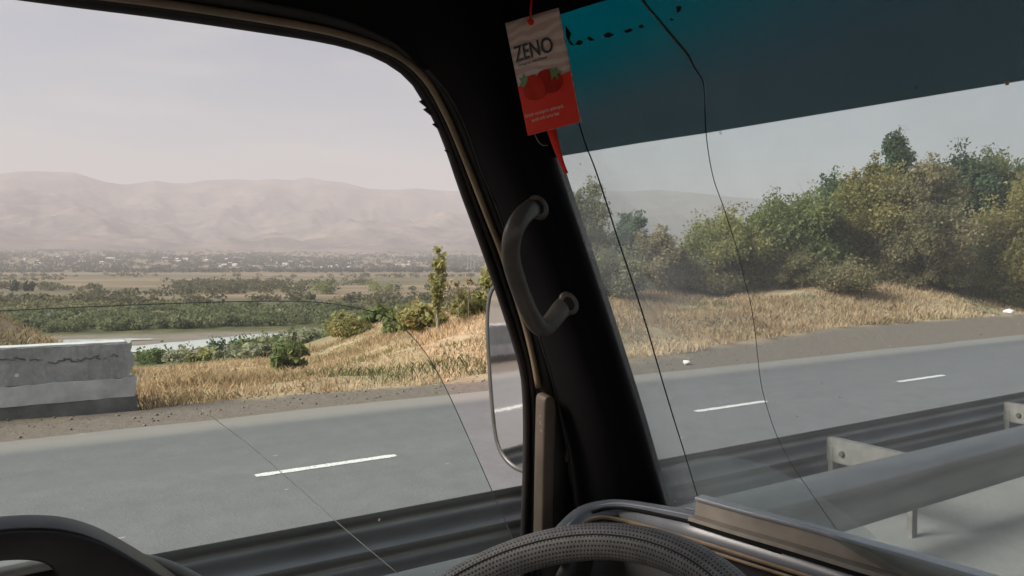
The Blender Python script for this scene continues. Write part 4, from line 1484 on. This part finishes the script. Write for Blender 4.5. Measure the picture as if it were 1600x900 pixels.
def pillar_depth(px, py):
    k_ = np.argsort((PPX - px) ** 2 + (PPY - py) ** 2)[:6]
    return float(PD[k_].mean())


HD0, HD1 = pillar_depth(842, 322), pillar_depth(889, 473)
hpts = [(842, 321, 0.000), (829, 327, 0.022), (813, 342, 0.040), (801, 368, 0.050), (799, 405, 0.052), (811, 448, 0.052), (827, 488, 0.050), (840, 508, 0.046), (853, 511, 0.042), (866, 497, 0.030), (877, 483, 0.018), (890, 472, 0.000)]
hw_path = smooth_path([at(px, py, HD0 + (HD1 - HD0) * (py - 322) / 151 - dz) for px, py, dz in hpts], 6)
hs = np.interp(np.linspace(0, 1, len(hw_path)), [0, .1, .25, .5, .75, .88, 1], [1.12, 1.05, 1.0, 0.95, 1.02, 1.08, 1.2])
gh = world_child("grab_handle", sweep(hw_path, circle(0.0083, 16, 1.25, 0.72), up=tuple(-VIEW), scale=hs, name="grab_handle"), M_HANDLE, cab)
for (px, py, hd) in ((841, 323, HD0), (889, 474, HD1)):
    c_ = at(px, py, hd - 0.0165)
    q = [c_ + RIGHT * 0.0062 * math.cos(a) + UP * 0.0080 * math.sin(a) - RIGHT * 0.002 * math.sin(a) for a in np.linspace(0, 2 * math.pi, 16, endpoint=False)]
    world_child("screw_recess", extrude_poly(q, VIEW * 0.012, "screw_recess", 0.0008), M_HOLE, gh)
    q = [c_ + VIEW * 0.0012 + RIGHT * 0.0112 * math.cos(a) + UP * 0.0135 * math.sin(a) - RIGHT * 0.003 * math.sin(a) for a in np.linspace(0, 2 * math.pi, 20, endpoint=False)]
    world_child("mount_pad", shade_smooth(extrude_poly(q, VIEW * 0.03, "mount_pad", 0.003, 3), 50), M_HANDLE, gh)

# windscreen ------------------------------------------------------------------------
WT = [(1092, 990)] + WE[::-1][1:] + HT[1:]
wpoly = [on_wind(*p, 0.0) for p in WT] + [on_wind(2300, 900, 0.0), on_wind(1900, 960, 0.0)]
wpoly = []
for p in WE[::-1]:
    wpoly.append(on_wind(*p, 0.0) + np.array([-0.02, 0, 0]))
for p in HT[2:5]:
    wpoly.append(on_wind(*p, 0.0) + np.array([0, 0, 0.01]))
zt_, zb_ = float(on_wind(949, 0)[2]), float(on_wind(1092, 960)[2])
for (xx, zz) in ((1.05, zt_ + 0.02), (1.14, zt_ - 0.15), (1.15, zb_)):
    wpoly.append(np.array([xx, 0.646 - 0.465 * (zz - 2.065), zz]))
M_WGLASS = glass_mat("windscreen_glass", (0.90, 0.955, 0.955), 0.26, focus=[(on_wind(975, 450), 0.13, 0.34), (on_wind(920, 330), 0.10, 0.16), (on_wind(1060, 480), 0.10, 0.14)])
wind = world_child("windscreen", extrude_poly(wpoly, WN * 0.005, "windscreen"), M_WGLASS, cab)
# dark film strip stuck along the top
m, nt, b = new_mat("dark_tint_film")
out = nt.nodes["Material Output"]
nt.nodes.remove(b)
vec, xyz = position_xyz(nt)
z_hi, z_lo = float(on_wind(930, 25)[2]), float(on_wind(960, 190)[2])
mr_ = nd(nt, "ShaderNodeMapRange", interpolation_type='SMOOTHSTEP')
mr_.inputs["From Min"].default_value = z_lo
mr_.inputs["From Max"].default_value = z_hi
nt.links.new(xyz[2], mr_.inputs["Value"])
mx_ = nd(nt, "ShaderNodeMapRange", interpolation_type='SMOOTHSTEP')
mx_.inputs["From Min"].default_value = float(on_wind(1560, 40)[0])
mx_.inputs["From Max"].default_value = float(on_wind(900, 60)[0])
mx_.inputs["To Min"].default_value = 0.25
nt.links.new(xyz[0], mx_.inputs["Value"])
nfl = noise(nt, 9, 5, 0.6, vec)
fcl = mixc(nt, math_n(nt, 'MULTIPLY', mr_.outputs[0], mx_.outputs[0]), (0.235, 0.285, 0.30), (0.015, 0.37, 0.40))
tr_ = nd(nt, "ShaderNodeBsdfTransparent")
nt.links.new(fcl, tr_.inputs["Color"])
df = nd(nt, "ShaderNodeBsdfDiffuse")
df.inputs["Color"].default_value = (0.05, 0.05, 0.055, 1)
mxs = nd(nt, "ShaderNodeMixShader")
nt.links.new(math_n(nt, 'MULTIPLY', nfl.outputs["Fac"], 0.10), mxs.inputs[0])
nt.links.new(tr_.outputs[0], mxs.inputs[1])
nt.links.new(df.outputs[0], mxs.inputs[2])
nt.links.new(mxs.outputs[0], out.inputs["Surface"])
M_FILM = m
fb = [(848, 251), (866, 247), (880, 243), (1000, 223), (1100, 208), (1250, 183), (1400, 158), (1600, 125), (1900, 75)]
fpoly = [on_wind(*p, 0.004) for p in fb] + [np.array([1.05, 0.646 - 0.465 * (zz - 2.065), zz]) - WN * 0.004 for zz in (float(on_wind(1900, 75)[2]), zt_)] + [on_wind(949, -6, 0.004), on_wind(874, 14, 0.004), on_wind(800, 34, 0.004), on_wind(820, 110, 0.004), on_wind(836, 165, 0.004)]
world_child("sun_strip", extrude_poly(fpoly, -WN * 0.0012, "sun_strip"), M_FILM, wind)
M_CRK = simple("crack_dark", (0.020, 0.026, 0.026), (0.008, 0.01, 0.01), rough=0.4, scale=50)
ca = [(903, 188), (916, 228), (930, 264), (948, 318), (965, 372), (990, 446), (1012, 516), (1034, 592), (1053, 655), (1074, 722), (1090, 776)]
world_child("crack", sweep(smooth_path([on_wind(*p, 0.002) for p in ca], 4), circle(1, 6), up=WN, scale=np.interp(np.linspace(0, 1, 41), [0, .2, .5, .8, 1], [0.0006, 0.0008, 0.0009, 0.0008, 0.0006]), name="crack"), M_CRK, wind)
cb = [(1000, -5), (1013, 12), (1026, 27), (1040, 44), (1060, 68), (1076, 88), (1085, 106), (1098, 126), (1101, 160), (1103, 205), (1108, 245), (1116, 283), (1130, 322), (1143, 362), (1154, 398), (1163, 436), (1172, 470), (1179, 512), (1184, 558), (1190, 604),
      (1202, 648), (1216, 686), (1240, 730), (1266, 768), (1306, 826)]
kb = smooth_path([on_wind(*p, 0.0055 if p[1] < 200 else 0.002) for p in cb], 4)
world_child("crack", sweep(kb, circle(1, 6), up=WN, scale=np.interp(np.linspace(0, 1, len(kb)), [0, .2, .3, .6, 1], [0.0012, 0.0012, 0.00045, 0.00036, 0.0003]), name="crack"), M_CRK, wind)
for i, pts in enumerate((((884, 40), (893, 52), (890, 62), (899, 71), (892, 70), (885, 56)), ((905, 62), (912, 65), (908, 70), (899, 69)), ((920, 56), (930, 63), (922, 64), (918, 60)),
                         ((943, 55), (950, 50), (960, 54), (952, 59), (945, 58)), ((976, 48), (984, 44), (990, 46), (985, 50), (978, 51)), ((998, 40), (1003, 38), (1008, 42), (1001, 44)),
                         ((1057, 10), (1065, 9), (1064, 17), (1059, 20)), ((1047, 28), (1054, 30), (1050, 33)), ((1570, 127), (1577, 126), (1577, 132), (1572, 133)))):
    world_child("film_flake", extrude_poly([on_wind(*p, 0.0062) for p in pts], -WN * 0.0006, "film_flake"), M_HOLE if i < 8 else M_GOLD, wind)
# dried wiper smears
M_SMEAR = glass_mat("dried_wiper_smear", (0.97, 0.985, 0.98), 0.34, spots=False, dust_c=(0.72, 0.72, 0.70))
for pts in (((1022, 742), (1050, 728), (1090, 716), (1130, 713), (1170, 719), (1215, 735), (1260, 760), (1305, 792), (1345, 820), (1372, 842), (1290, 838), (1180, 806), (1094, 774), (1040, 790)),):
    world_child("wiper_smear", extrude_poly([on_wind(*p, -0.006) for p in pts], WN * 0.0005, "wiper_smear"), M_SMEAR, wind)
M_STICK = simple("white_sticker", (0.5, 0.52, 0.55), (0.4, 0.42, 0.45), rough=0.5, scale=40)
M_INK = simple("blue_ink", (0.03, 0.05, 0.16), (0.02, 0.03, 0.08), rough=0.6, scale=40)
stk = world_child("sticker", extrude_poly([on_wind(*p, 0.002) for p in ((1071, 792), (1085, 795), (1087, 809), (1070, 805))], -WN * 0.0004, "sticker"), M_STICK, wind)
for k in range(3):
    y_ = 795 + 4.2 * k
    world_child("print_line", extrude_poly([on_wind(*p, 0.0028) for p in ((1072, y_), (1084, y_ + 2.4), (1084, y_ + 4.2), (1072, y_ + 1.8))], -WN * 0.0003, "print_line"), M_INK, stk)

# dashboard -------------------------------------------------------------------------
dash = empty("dashboard", (0.0, 0.85, 0.6))
dash.parent = cab
hood_px = [(874, 846), (884, 828), (915, 800), (952, 790), (985, 791), (1037, 800), (1089, 811), (1153, 829), (1290, 870), (1387, 903), (1500, 940), (1640, 988), (1900, 1075)]
hood = smooth_path([on_z(px, py + 9, 1.99) for px, py in hood_px], 5)
hprof = [(-0.016, -0.012), (-0.016, 0.004), (-0.010, 0.0115), (-0.002, 0.0135), (0.006, 0.0105), (0.012, 0.002), (0.0145, -0.009), (0.012, -0.016), (0.004, -0.02), (-0.01, -0.02)]
hsc = np.interp(np.linspace(0, 1, len(hood)), [0, .2, .45, .7, 1], [0.9, 1.0, 1.35, 1.5, 1.6])
hood[:, 2] -= 0.0135 * (hsc - 1)
world_child("hood_lip", sweep(hood, hprof, scale=hsc, name="hood_lip"), M_DASH, dash)
hd_ = (hood - EYE) @ VIEW
hx_ = 800 + FPX * ((hood - EYE) @ RIGHT) / hd_
o_ = np.argsort(hx_)


def on_hood(px, py, lift):
    return at(px, py, float(np.interp(px, hx_[o_], hd_[o_])) - lift)


gold_px = [(893, 842), (899, 831), (908, 821), (920, 813), (940, 808.5), (968, 812), (1001, 820), (1089, 845), (1180, 874), (1290, 909), (1400, 945), (1560, 998), (1850, 1095)]
gold = smooth_path([on_hood(px, py, 0.026) for px, py in gold_px], 5)
world_child("trim_strip", sweep(gold, rounded_rect(0.003, 0.0042, 0.0012), name="trim_strip"), M_GOLD, dash)
edge_px = [(884, 824), (915, 798), (952, 788), (985, 789), (1037, 798), (1089, 809), (1153, 827), (1290, 868), (1387, 901), (1500, 938), (1640, 986)]
world_child("edge_highlight", sweep(smooth_path([on_hood(px, py, 0.004) for px, py in edge_px], 5), circle(0.0019, 6), name="edge_highlight"), M_ALU, dash)  # glossy highlight on the hood's top edge, put in as a pale strip
dark_strip_px = [(925, 800), (950, 794), (985, 795.5), (1037, 806), (1089, 818), (1153, 837), (1290, 880), (1387, 914), (1500, 952)]
world_child("dark_strip", sweep(smooth_path([on_hood(px, py, 0.013) for px, py in dark_strip_px], 5), circle(0.0022, 6), name="dark_strip"), M_HOLE, dash)  # thin dark strip running below the hood's top edge
under = gold + np.array([0.012, -0.03, -0.03])
under2 = under + np.array([0.02, -0.06, -0.12])
under3 = under2 + np.array([0.0, 0.03, -0.7])
gs = gold + np.array([-0.004, 0.006, -0.004])
world_child("dash_face", loft([gs, gold * 0.6 + under * 0.4 + np.array([0, 0.004, 0]), under, under2, under3], 0.03, (0, 1, 0), "dash_face"), M_DASHDARK, dash)
gp2 = smooth_path([on_hood(px, py + 10, 0.030) for px, py in gold_px[3:]], 5)
world_child("lower_trim_strip", sweep(gp2, rounded_rect(0.003, 0.0035, 0.001), name="lower_trim_strip"), M_GOLD, dash)
led_px = [(1088, 778), (1160, 798), (1240, 819), (1330, 844), (1420, 869), (1520, 898), (1640, 934), (1900, 1010)]
led = smooth_path([on_z(px, py, 2.022) for px, py in led_px], 4)
world_child("ledge_flange", sweep(led + np.array([0, 0.004, 0]), rounded_rect(0.016, 0.004, 0.001), name="ledge_flange", smooth=False), M_ALU, dash)
world_child("ledge_web", sweep(led, [(-0.012, -0.003), (0.000, -0.003), (0.003, -0.019), (-0.012, -0.019)], name="ledge_web", smooth=False), M_ALUTAN, dash)
world_child("ledge_base", sweep(led, [(-0.012, -0.0192), (0.015, -0.0192), (0.017, -0.023), (-0.012, -0.023)], name="ledge_base", smooth=False), M_ALUTAN, dash)
world_child("ledge_gap", sweep(led, [(-0.012, -0.0235), (0.014, -0.0235), (0.014, -0.029), (-0.012, -0.029)], name="ledge_gap", smooth=False), M_HOLE, dash)
hA = resample(hood + np.array([0, 0.006, -0.012]), 40)
lA = resample(np.array([p for p in led]) + np.array([0, -0.012, -0.022]), 40)
lA[0] = lA[0] + np.array([-0.05, -0.01, 0])
far = lA + np.array([0, 0.10, -0.03])
world_child("dash_top", loft([hA[10:], (hA * 0.5 + lA * 0.5 + np.array([0, 0, -0.006]))[10:], lA[10:], far[10:]], 0.02, (0, 0, -1), "dash_top"), M_DASHDARK, dash)
world_child("dash_body", box_mesh((1.9, 0.12, 0.95), 0.02, (0.2, 0.80, 1.42)), M_DASHDARK, dash)

# steering wheel ------------------------------------------------------------------
SWC = np.array([-0.479, 0.289, 2.30 - 0.3775])
SWT, SWR, SWr = 0.5236, 0.2194, 0.0172
ax = np.array([1.0, 0, 0])
ay = np.array([0, math.cos(SWT), math.sin(SWT)])
an_ = np.cross(ax, ay)
sw = empty("steering_wheel", tuple(SWC - np.array(cab.location)))
sw.parent = cab
nu, nv = 144, 20
V, F = [], []
for i in range(nu):
    a = 2 * math.pi * i / nu
    rd = ax * math.cos(a) + ay * math.sin(a)
    for j in range(nv):
        p_ = 2 * math.pi * j / nv
        V.append(SWC + rd * (SWR + SWr * math.cos(p_)) + an_ * SWr * 1.08 * math.sin(p_))
for i in range(nu):
    for j in range(nv):
        F.append((i * nv + j, ((i + 1) % nu) * nv + j, ((i + 1) % nu) * nv + (j + 1) % nv, i * nv + (j + 1) % nv))
rim_me = bpy.data.meshes.new("rim_cover")
rim_me.from_pydata([tuple(v) for v in V], [], F)
uvl = rim_me.uv_layers.new(name="UVMap")
for f_i, poly in enumerate(rim_me.polygons):
    i, j = divmod(f_i, nv)
    uv = [(i / nu, j / nv), ((i + 1) / nu, j / nv), ((i + 1) / nu, (j + 1) / nv), (i / nu, (j + 1) / nv)]
    for li, q in zip(poly.loop_indices, uv):
        uvl.data[li].uv = q
rim_me.polygons.foreach_set("use_smooth", [True] * len(rim_me.polygons))
rim_me.update()
m, nt, b = new_mat("perforated_leather")
uvn = nd(nt, "ShaderNodeUVMap")
sx = nt.nodes.new("ShaderNodeSeparateXYZ")
nt.links.new(uvn.outputs[0], sx.inputs[0])
uu = math_n(nt, 'MULTIPLY', sx.outputs[0], 320.0)
vv_ = math_n(nt, 'MULTIPLY', sx.outputs[1], 25.0)
row = math_n(nt, 'FLOOR', vv_)
uu = math_n(nt, 'ADD', uu, math_n(nt, 'MULTIPLY', math_n(nt, 'MODULO', row, 2.0), 0.5))
fu = math_n(nt, 'SUBTRACT', math_n(nt, 'FRACT', uu), 0.5)
fv = math_n(nt, 'SUBTRACT', math_n(nt, 'FRACT', vv_), 0.5)
dd = math_n(nt, 'SQRT', math_n(nt, 'ADD', math_n(nt, 'MULTIPLY', fu, fu), math_n(nt, 'MULTIPLY', fv, fv)))
hole = nd(nt, "ShaderNodeMapRange", interpolation_type='SMOOTHSTEP')
hole.inputs["From Min"].default_value = 0.30
hole.inputs["From Max"].default_value = 0.17
nt.links.new(dd, hole.inputs["Value"])
nl = noise(nt, 60, 5, 0.6)
lc = ramp(nt, [(0.3, (0.125, 0.122, 0.12)), (0.7, (0.19, 0.185, 0.18))], nl.outputs["Fac"]).outputs[0]
nt.links.new(mixc(nt, hole.outputs[0], lc, (0.006, 0.006, 0.006)), b.inputs["Base Color"])
b.inputs["Roughness"].default_value = 0.5
inv = math_n(nt, 'SUBTRACT', 1.0, hole.outputs[0])
bump(nt, b, inv, 0.8, 0.0012)
M_LEATHER = m
rim = world_child("rim_cover", rim_me, M_LEATHER, sw)
seam = [SWC + (ax * math.cos(a) + ay * math.sin(a)) * (SWR - 0.008) + an_ * (SWr * 1.0) for a in np.linspace(0, 2 * math.pi, 145)]
world_child("seam", sweep(np.array(seam), circle(0.0008, 5), up=tuple(an_), name="seam", caps=False), M_DASHDARK, rim)
hubc = SWC - an_ * 0.11
for a in (math.radians(200), math.radians(340), math.radians(270)):
    p1 = SWC + (ax * math.cos(a) + ay * math.sin(a)) * (SWR - 0.004)
    world_child("spoke", sweep(smooth_path([hubc, hubc * 0.5 + p1 * 0.5 - an_ * 0.01, p1], 5), rounded_rect(0.035, 0.014, 0.005), up=tuple(an_), name="spoke"), M_BLACKPL, sw)
hubp = [hubc + (ax * math.cos(a) + ay * math.sin(a)) * 0.075 for a in np.linspace(0, 2 * math.pi, 28, endpoint=False)]
world_child("hub", shade_smooth(extrude_poly(hubp, an_ * 0.03, "hub", 0.008, 3), 40), M_BLACKPL, sw)
world_child("column", sweep([hubc, hubc - an_ * 0.25], circle(0.04, 14), up=(1, 0, 0), name="column"), M_DASHDARK, sw)

# outside mirror --------------------------------------------------------------------
mn = np.array([0.19, -0.98, 0.02])
mn /= np.linalg.norm(mn)
MC = at(815, 590, 1.06)
mo = [(771, 446), (764, 466), (761, 500), (762, 545), (765, 600), (770, 650), (776, 690), (787, 716), (803, 733), (822, 741), (850, 742), (878, 733), (893, 700), (893, 600), (885, 500), (875, 455), (850, 438), (810, 434), (784, 437)]
out3 = [on_plane(px, py, MC, mn) for px, py in mo]
mc_ = np.mean(out3, axis=0)
om = smooth_path(out3, 4, closed=True)
mir = empty("side_mirror", tuple(mc_ - np.array(cab.location)))
mir.parent = cab
world_child("mirror_housing", shade_smooth(extrude_poly(list(om), -mn * 0.05, "mirror_housing", 0.006, 3), 50), M_BLACKPL, mir)
dirs = om - mc_
ln_ = np.linalg.norm(dirs, axis=1)[:, None]
gin = mc_ + dirs * ((ln_ - 0.0085) / ln_) + mn * 0.0012
world_child("mirror_glass", extrude_poly(list(gin), mn * 0.0015, "mirror_glass"), M_MIRROR, mir)
world_child("mirror_bezel", sweep(np.vstack([mc_ + dirs * ((ln_ - 0.005) / ln_) + mn * 0.001, (mc_ + dirs * ((ln_ - 0.005) / ln_) + mn * 0.001)[:1]]), circle(0.0042, 8), up=tuple(mn), name="mirror_bezel", caps=False),
            simple("bezel_grey", (0.10, 0.10, 0.095), (0.06, 0.06, 0.055), rough=0.3, scale=30), mir)
world_child("mirror_arm", sweep(smooth_path([mc_ - mn * 0.03, mc_ - mn * 0.05 + np.array([0.08, 0.05, -0.05]), np.array([-0.80, 0.66, 2.0])], 6), circle(0.014, 10), up=(0, 0, 1), name="mirror_arm"), M_BLACKPL, mir)

# ------------------------------------------------------------------ hanging air freshener
FD = 0.70
cTL, cTR, cBR, cBL = at(789, 36, FD + 0.028), at(872, 12, FD - 0.032), at(907, 190, FD - 0.032), at(825, 212, FD + 0.028)
fres = tag(empty("air_freshener", (cTL + cTR) / 2), "red and beige strawberry air freshener pouch hanging in front of the dark pillar", "air freshener")
cn = np.cross(cTR - cTL, cBL - cTL)
cn /= np.linalg.norm(cn)
if np.dot(cn, EYE - cTL) < 0:
    cn = -cn


def card(u, v, w=0.0):
    p = (cTL * (1 - u) + cTR * u) * (1 - v) + (cBL * (1 - u) + cBR * u) * v
    bulge = 0.0022 * math.sin(math.pi * min(max(u, 0), 1)) * math.sin(math.pi * min(max(v, 0), 1)) ** 0.5
    return p + cn * (w + bulge)


def uv_of(px, py):
    a = np.array([[872 - 789, 825 - 789], [12 - 36, 212 - 36]], float)
    return np.linalg.solve(a, np.array([px - 789, py - 36]))


def card_grid(u0, u1, vf0, vf1, w, nu=14, nv=16):
    rows = []
    for j in range(nv + 1):
        row_ = []
        for i in range(nu + 1):
            u = u0 + (u1 - u0) * i / nu
            v = vf0(u) + (vf1(u) - vf0(u)) * j / nv
            row_.append(card(u, v, w))
        rows.append(row_)
    return rows


m, nt, b = new_mat("beige_swirl_print")
vec, xyz = position_xyz(nt)
wv = nd(nt, "ShaderNodeTexWave", wave_type="RINGS", Scale=34.0, Distortion=7.0, Detail=1.0)
wv.inputs["Detail Scale"].default_value = 0.8
nt.links.new(vec, wv.inputs["Vector"])
nt.links.new(ramp(nt, [(0.35, (0.70, 0.52, 0.45)), (0.7, (0.88, 0.73, 0.65))], wv.outputs["Fac"]).outputs[0], b.inputs["Base Color"])
b.inputs["Roughness"].default_value = 0.45
b.inputs["Specular IOR Level"].default_value = 0.1
M_BEIGE = m
M_RED = simple("red_print", (0.95, 0.07, 0.04), (0.88, 0.055, 0.034), rough=0.5, scale=30, spec=0.08)
see_through(M_RED, (0.95, 0.07, 0.04))
see_through(M_BEIGE, (0.85, 0.62, 0.5))
M_BERRY = simple("strawberry_red", (0.62, 0.05, 0.028), (0.45, 0.03, 0.018), rough=0.6, scale=90, spec=0.03)
M_BERRY2 = simple("strawberry_deep_red", (0.48, 0.035, 0.022), (0.34, 0.022, 0.016), rough=0.6, scale=90, spec=0.03)  # deeper printed red of the rear strawberry
M_SEPAL = simple("sepal_green", (0.10, 0.24, 0.04), (0.05, 0.13, 0.03), rough=0.5, scale=60)
M_LETTER = simple("dark_ink", (0.02, 0.014, 0.016), (0.012, 0.01, 0.012), rough=0.5, scale=60)
M_LETTER2 = simple("pale_ink", (0.80, 0.55, 0.40), (0.70, 0.46, 0.34), rough=0.5, scale=60)
body = world_child("pouch", loft(card_grid(0, 1, lambda u: 0.0, lambda u: 1.0, 0.0), 0.0012, -cn, "pouch"), M_BEIGE, fres)


def redline(u):
    return 0.565 + 0.03 * math.sin(u * 3.0) - 0.015 * u


world_child("red_panel", loft(card_grid(0.0, 1.0, redline, lambda u: 1.0, 0.0003), None, None, "red_panel"), M_RED, body)


def print_poly(name, pts, w, mat):
    P = [card(*uv_of(px, py), w) for px, py in pts]
    return world_child(name, extrude_poly(P, cn * 0.0002, name), mat, body)


def blob_pts(pts):
    q = smooth_path([(a, b_, 0) for a, b_ in pts], 4, closed=True)
    return [(p[0], p[1]) for p in q]


print_poly("strawberry_print", blob_pts([(848, 112), (860, 107), (872, 109), (881, 118), (882, 130), (874, 141), (862, 144), (851, 135), (846, 122)]), 0.0006, M_BERRY2)
print_poly("strawberry_print", blob_pts([(826, 122), (838, 116), (850, 120), (857, 131), (859, 144), (852, 152), (838, 156), (826, 153), (821, 142), (822, 130)]), 0.0009, M_BERRY)
print_poly("sepal_print", [(829, 126), (822, 138), (821, 129), (814, 137), (817, 127), (813, 121), (820, 122), (822, 114), (825, 121), (831, 117)], 0.0012, M_SEPAL)
print_poly("sepal_print", [(866, 113), (868, 124), (872, 117), (878, 124), (876, 114), (882, 111), (875, 108), (874, 104), (869, 108), (864, 105)], 0.0012, M_SEPAL)


def lettering(text, px0, py0, width_px, height_px, w, mat, name="lettering", thick=0.0):
    cu = bpy.data.curves.new("lettering", 'FONT')
    cu.body = text
    cu.size = 1.0
    cu.offset = thick
    cu.resolution_u = 3
    tmp = bpy.data.objects.new("tmp_text", cu)
    COL.objects.link(tmp)
    bpy.context.view_layer.update()
    dg = bpy.context.evaluated_depsgraph_get()
    me = bpy.data.meshes.new_from_object(tmp.evaluated_get(dg))
    bpy.data.objects.remove(tmp)
    bpy.data.curves.remove(cu)
    n = len(me.vertices)
    co = np.empty(n * 3)
    me.vertices.foreach_get("co", co)
    co = co.reshape(-1, 3)
    x0, x1 = co[:, 0].min(), co[:, 0].max()
    hcap = 0.69
    u0, v0 = uv_of(px0, py0)
    for k in range(n):
        u = u0 + (co[k, 0] - x0) / (x1 - x0) * width_px / 86.4
        v = v0 - co[k, 1] / hcap * height_px / 180.0
        co[k] = card(u, v, w)
    me.vertices.foreach_set("co", co.ravel())
    me.update()
    return world_child(name, me, mat, body)


lettering("ZENO", 808, 97, 64, 24, 0.0008, M_LETTER, thick=0.014)
lettering("Qulupnay nastaliyasi", 812, 104, 50, 4.6, 0.0008, M_LETTER)
lettering("Orzular orzuligicha qolmaydi,", 822, 184, 66, 5.0, 0.0008, M_LETTER2, thick=0.006)
lettering("yurak urib tursa bas", 834, 190, 46, 5.0, 0.0008, M_LETTER2, thick=0.006)
# ribbon, its frayed tail, and the hanging cord
rb = [(862, 203, 7.5), (867, 222, 6.0), (873, 240, 4.6), (878, 255, 3.6), (883, 266, 2.8), (885, 271, 3.2)]
rl, rr_ = [], []
for px, py, w_ in rb:
    rl.append(at(px - w_, py + 1, FD - 0.006))
    rr_.append(at(px + w_, py - 1, FD - 0.010))
world_child("ribbon", loft([rl, (np.array(rl) + np.array(rr_)) / 2 - VIEW * 0.0012, rr_], 0.0006, VIEW, "ribbon"), M_RED, fres)
world_child("cord", sweep(smooth_path([at(828, 36, FD - 0.004), at(829, 24, FD - 0.003), at(830, 8, FD), at(832, -14, FD + 0.01), at(836, -60, FD + 0.03)], 4), circle(0.0011, 6), up=tuple(VIEW), name="cord"), M_RED, fres)
world_child("cord_knot", sweep(smooth_path([at(826, 32, FD - 0.005), at(829, 37, FD - 0.006), at(832, 33, FD - 0.005)], 4), circle(0.0019, 6), up=tuple(VIEW), name="cord_knot"), M_RED, fres)
world_child("thread_loop", sweep(smooth_path([at(836, 211, FD), at(841, 221, FD - 0.001), at(848, 227, FD), at(856, 227, FD)], 4), circle(0.00035, 5), up=tuple(VIEW), name="thread_loop"), M_GOLD, fres)

# ------------------------------------------------------------------ HAZE over the valley
hz = box_mesh((30000, 30000, 1330), 0, (-6000, 2000, 1330 / 2 - 40))
hzo = obj("haze", hz)
m = bpy.data.materials.new("haze_air")
m.use_nodes = True
nt = m.node_tree
nt.nodes.clear()
out = nt.nodes.new("ShaderNodeOutputMaterial")
pv = nt.nodes.new("ShaderNodeVolumePrincipled")
pv.inputs["Color"].default_value = (0.86, 0.83, 0.845, 1)
pv.inputs["Density"].default_value = 0.00017
pv.inputs["Anisotropy"].default_value = 0.0
nt.links.new(pv.outputs[0], out.inputs["Volume"])
hz.materials.append(m)
tag(hzo, "pale dusty haze filling the valley air", "haze", kind="stuff")
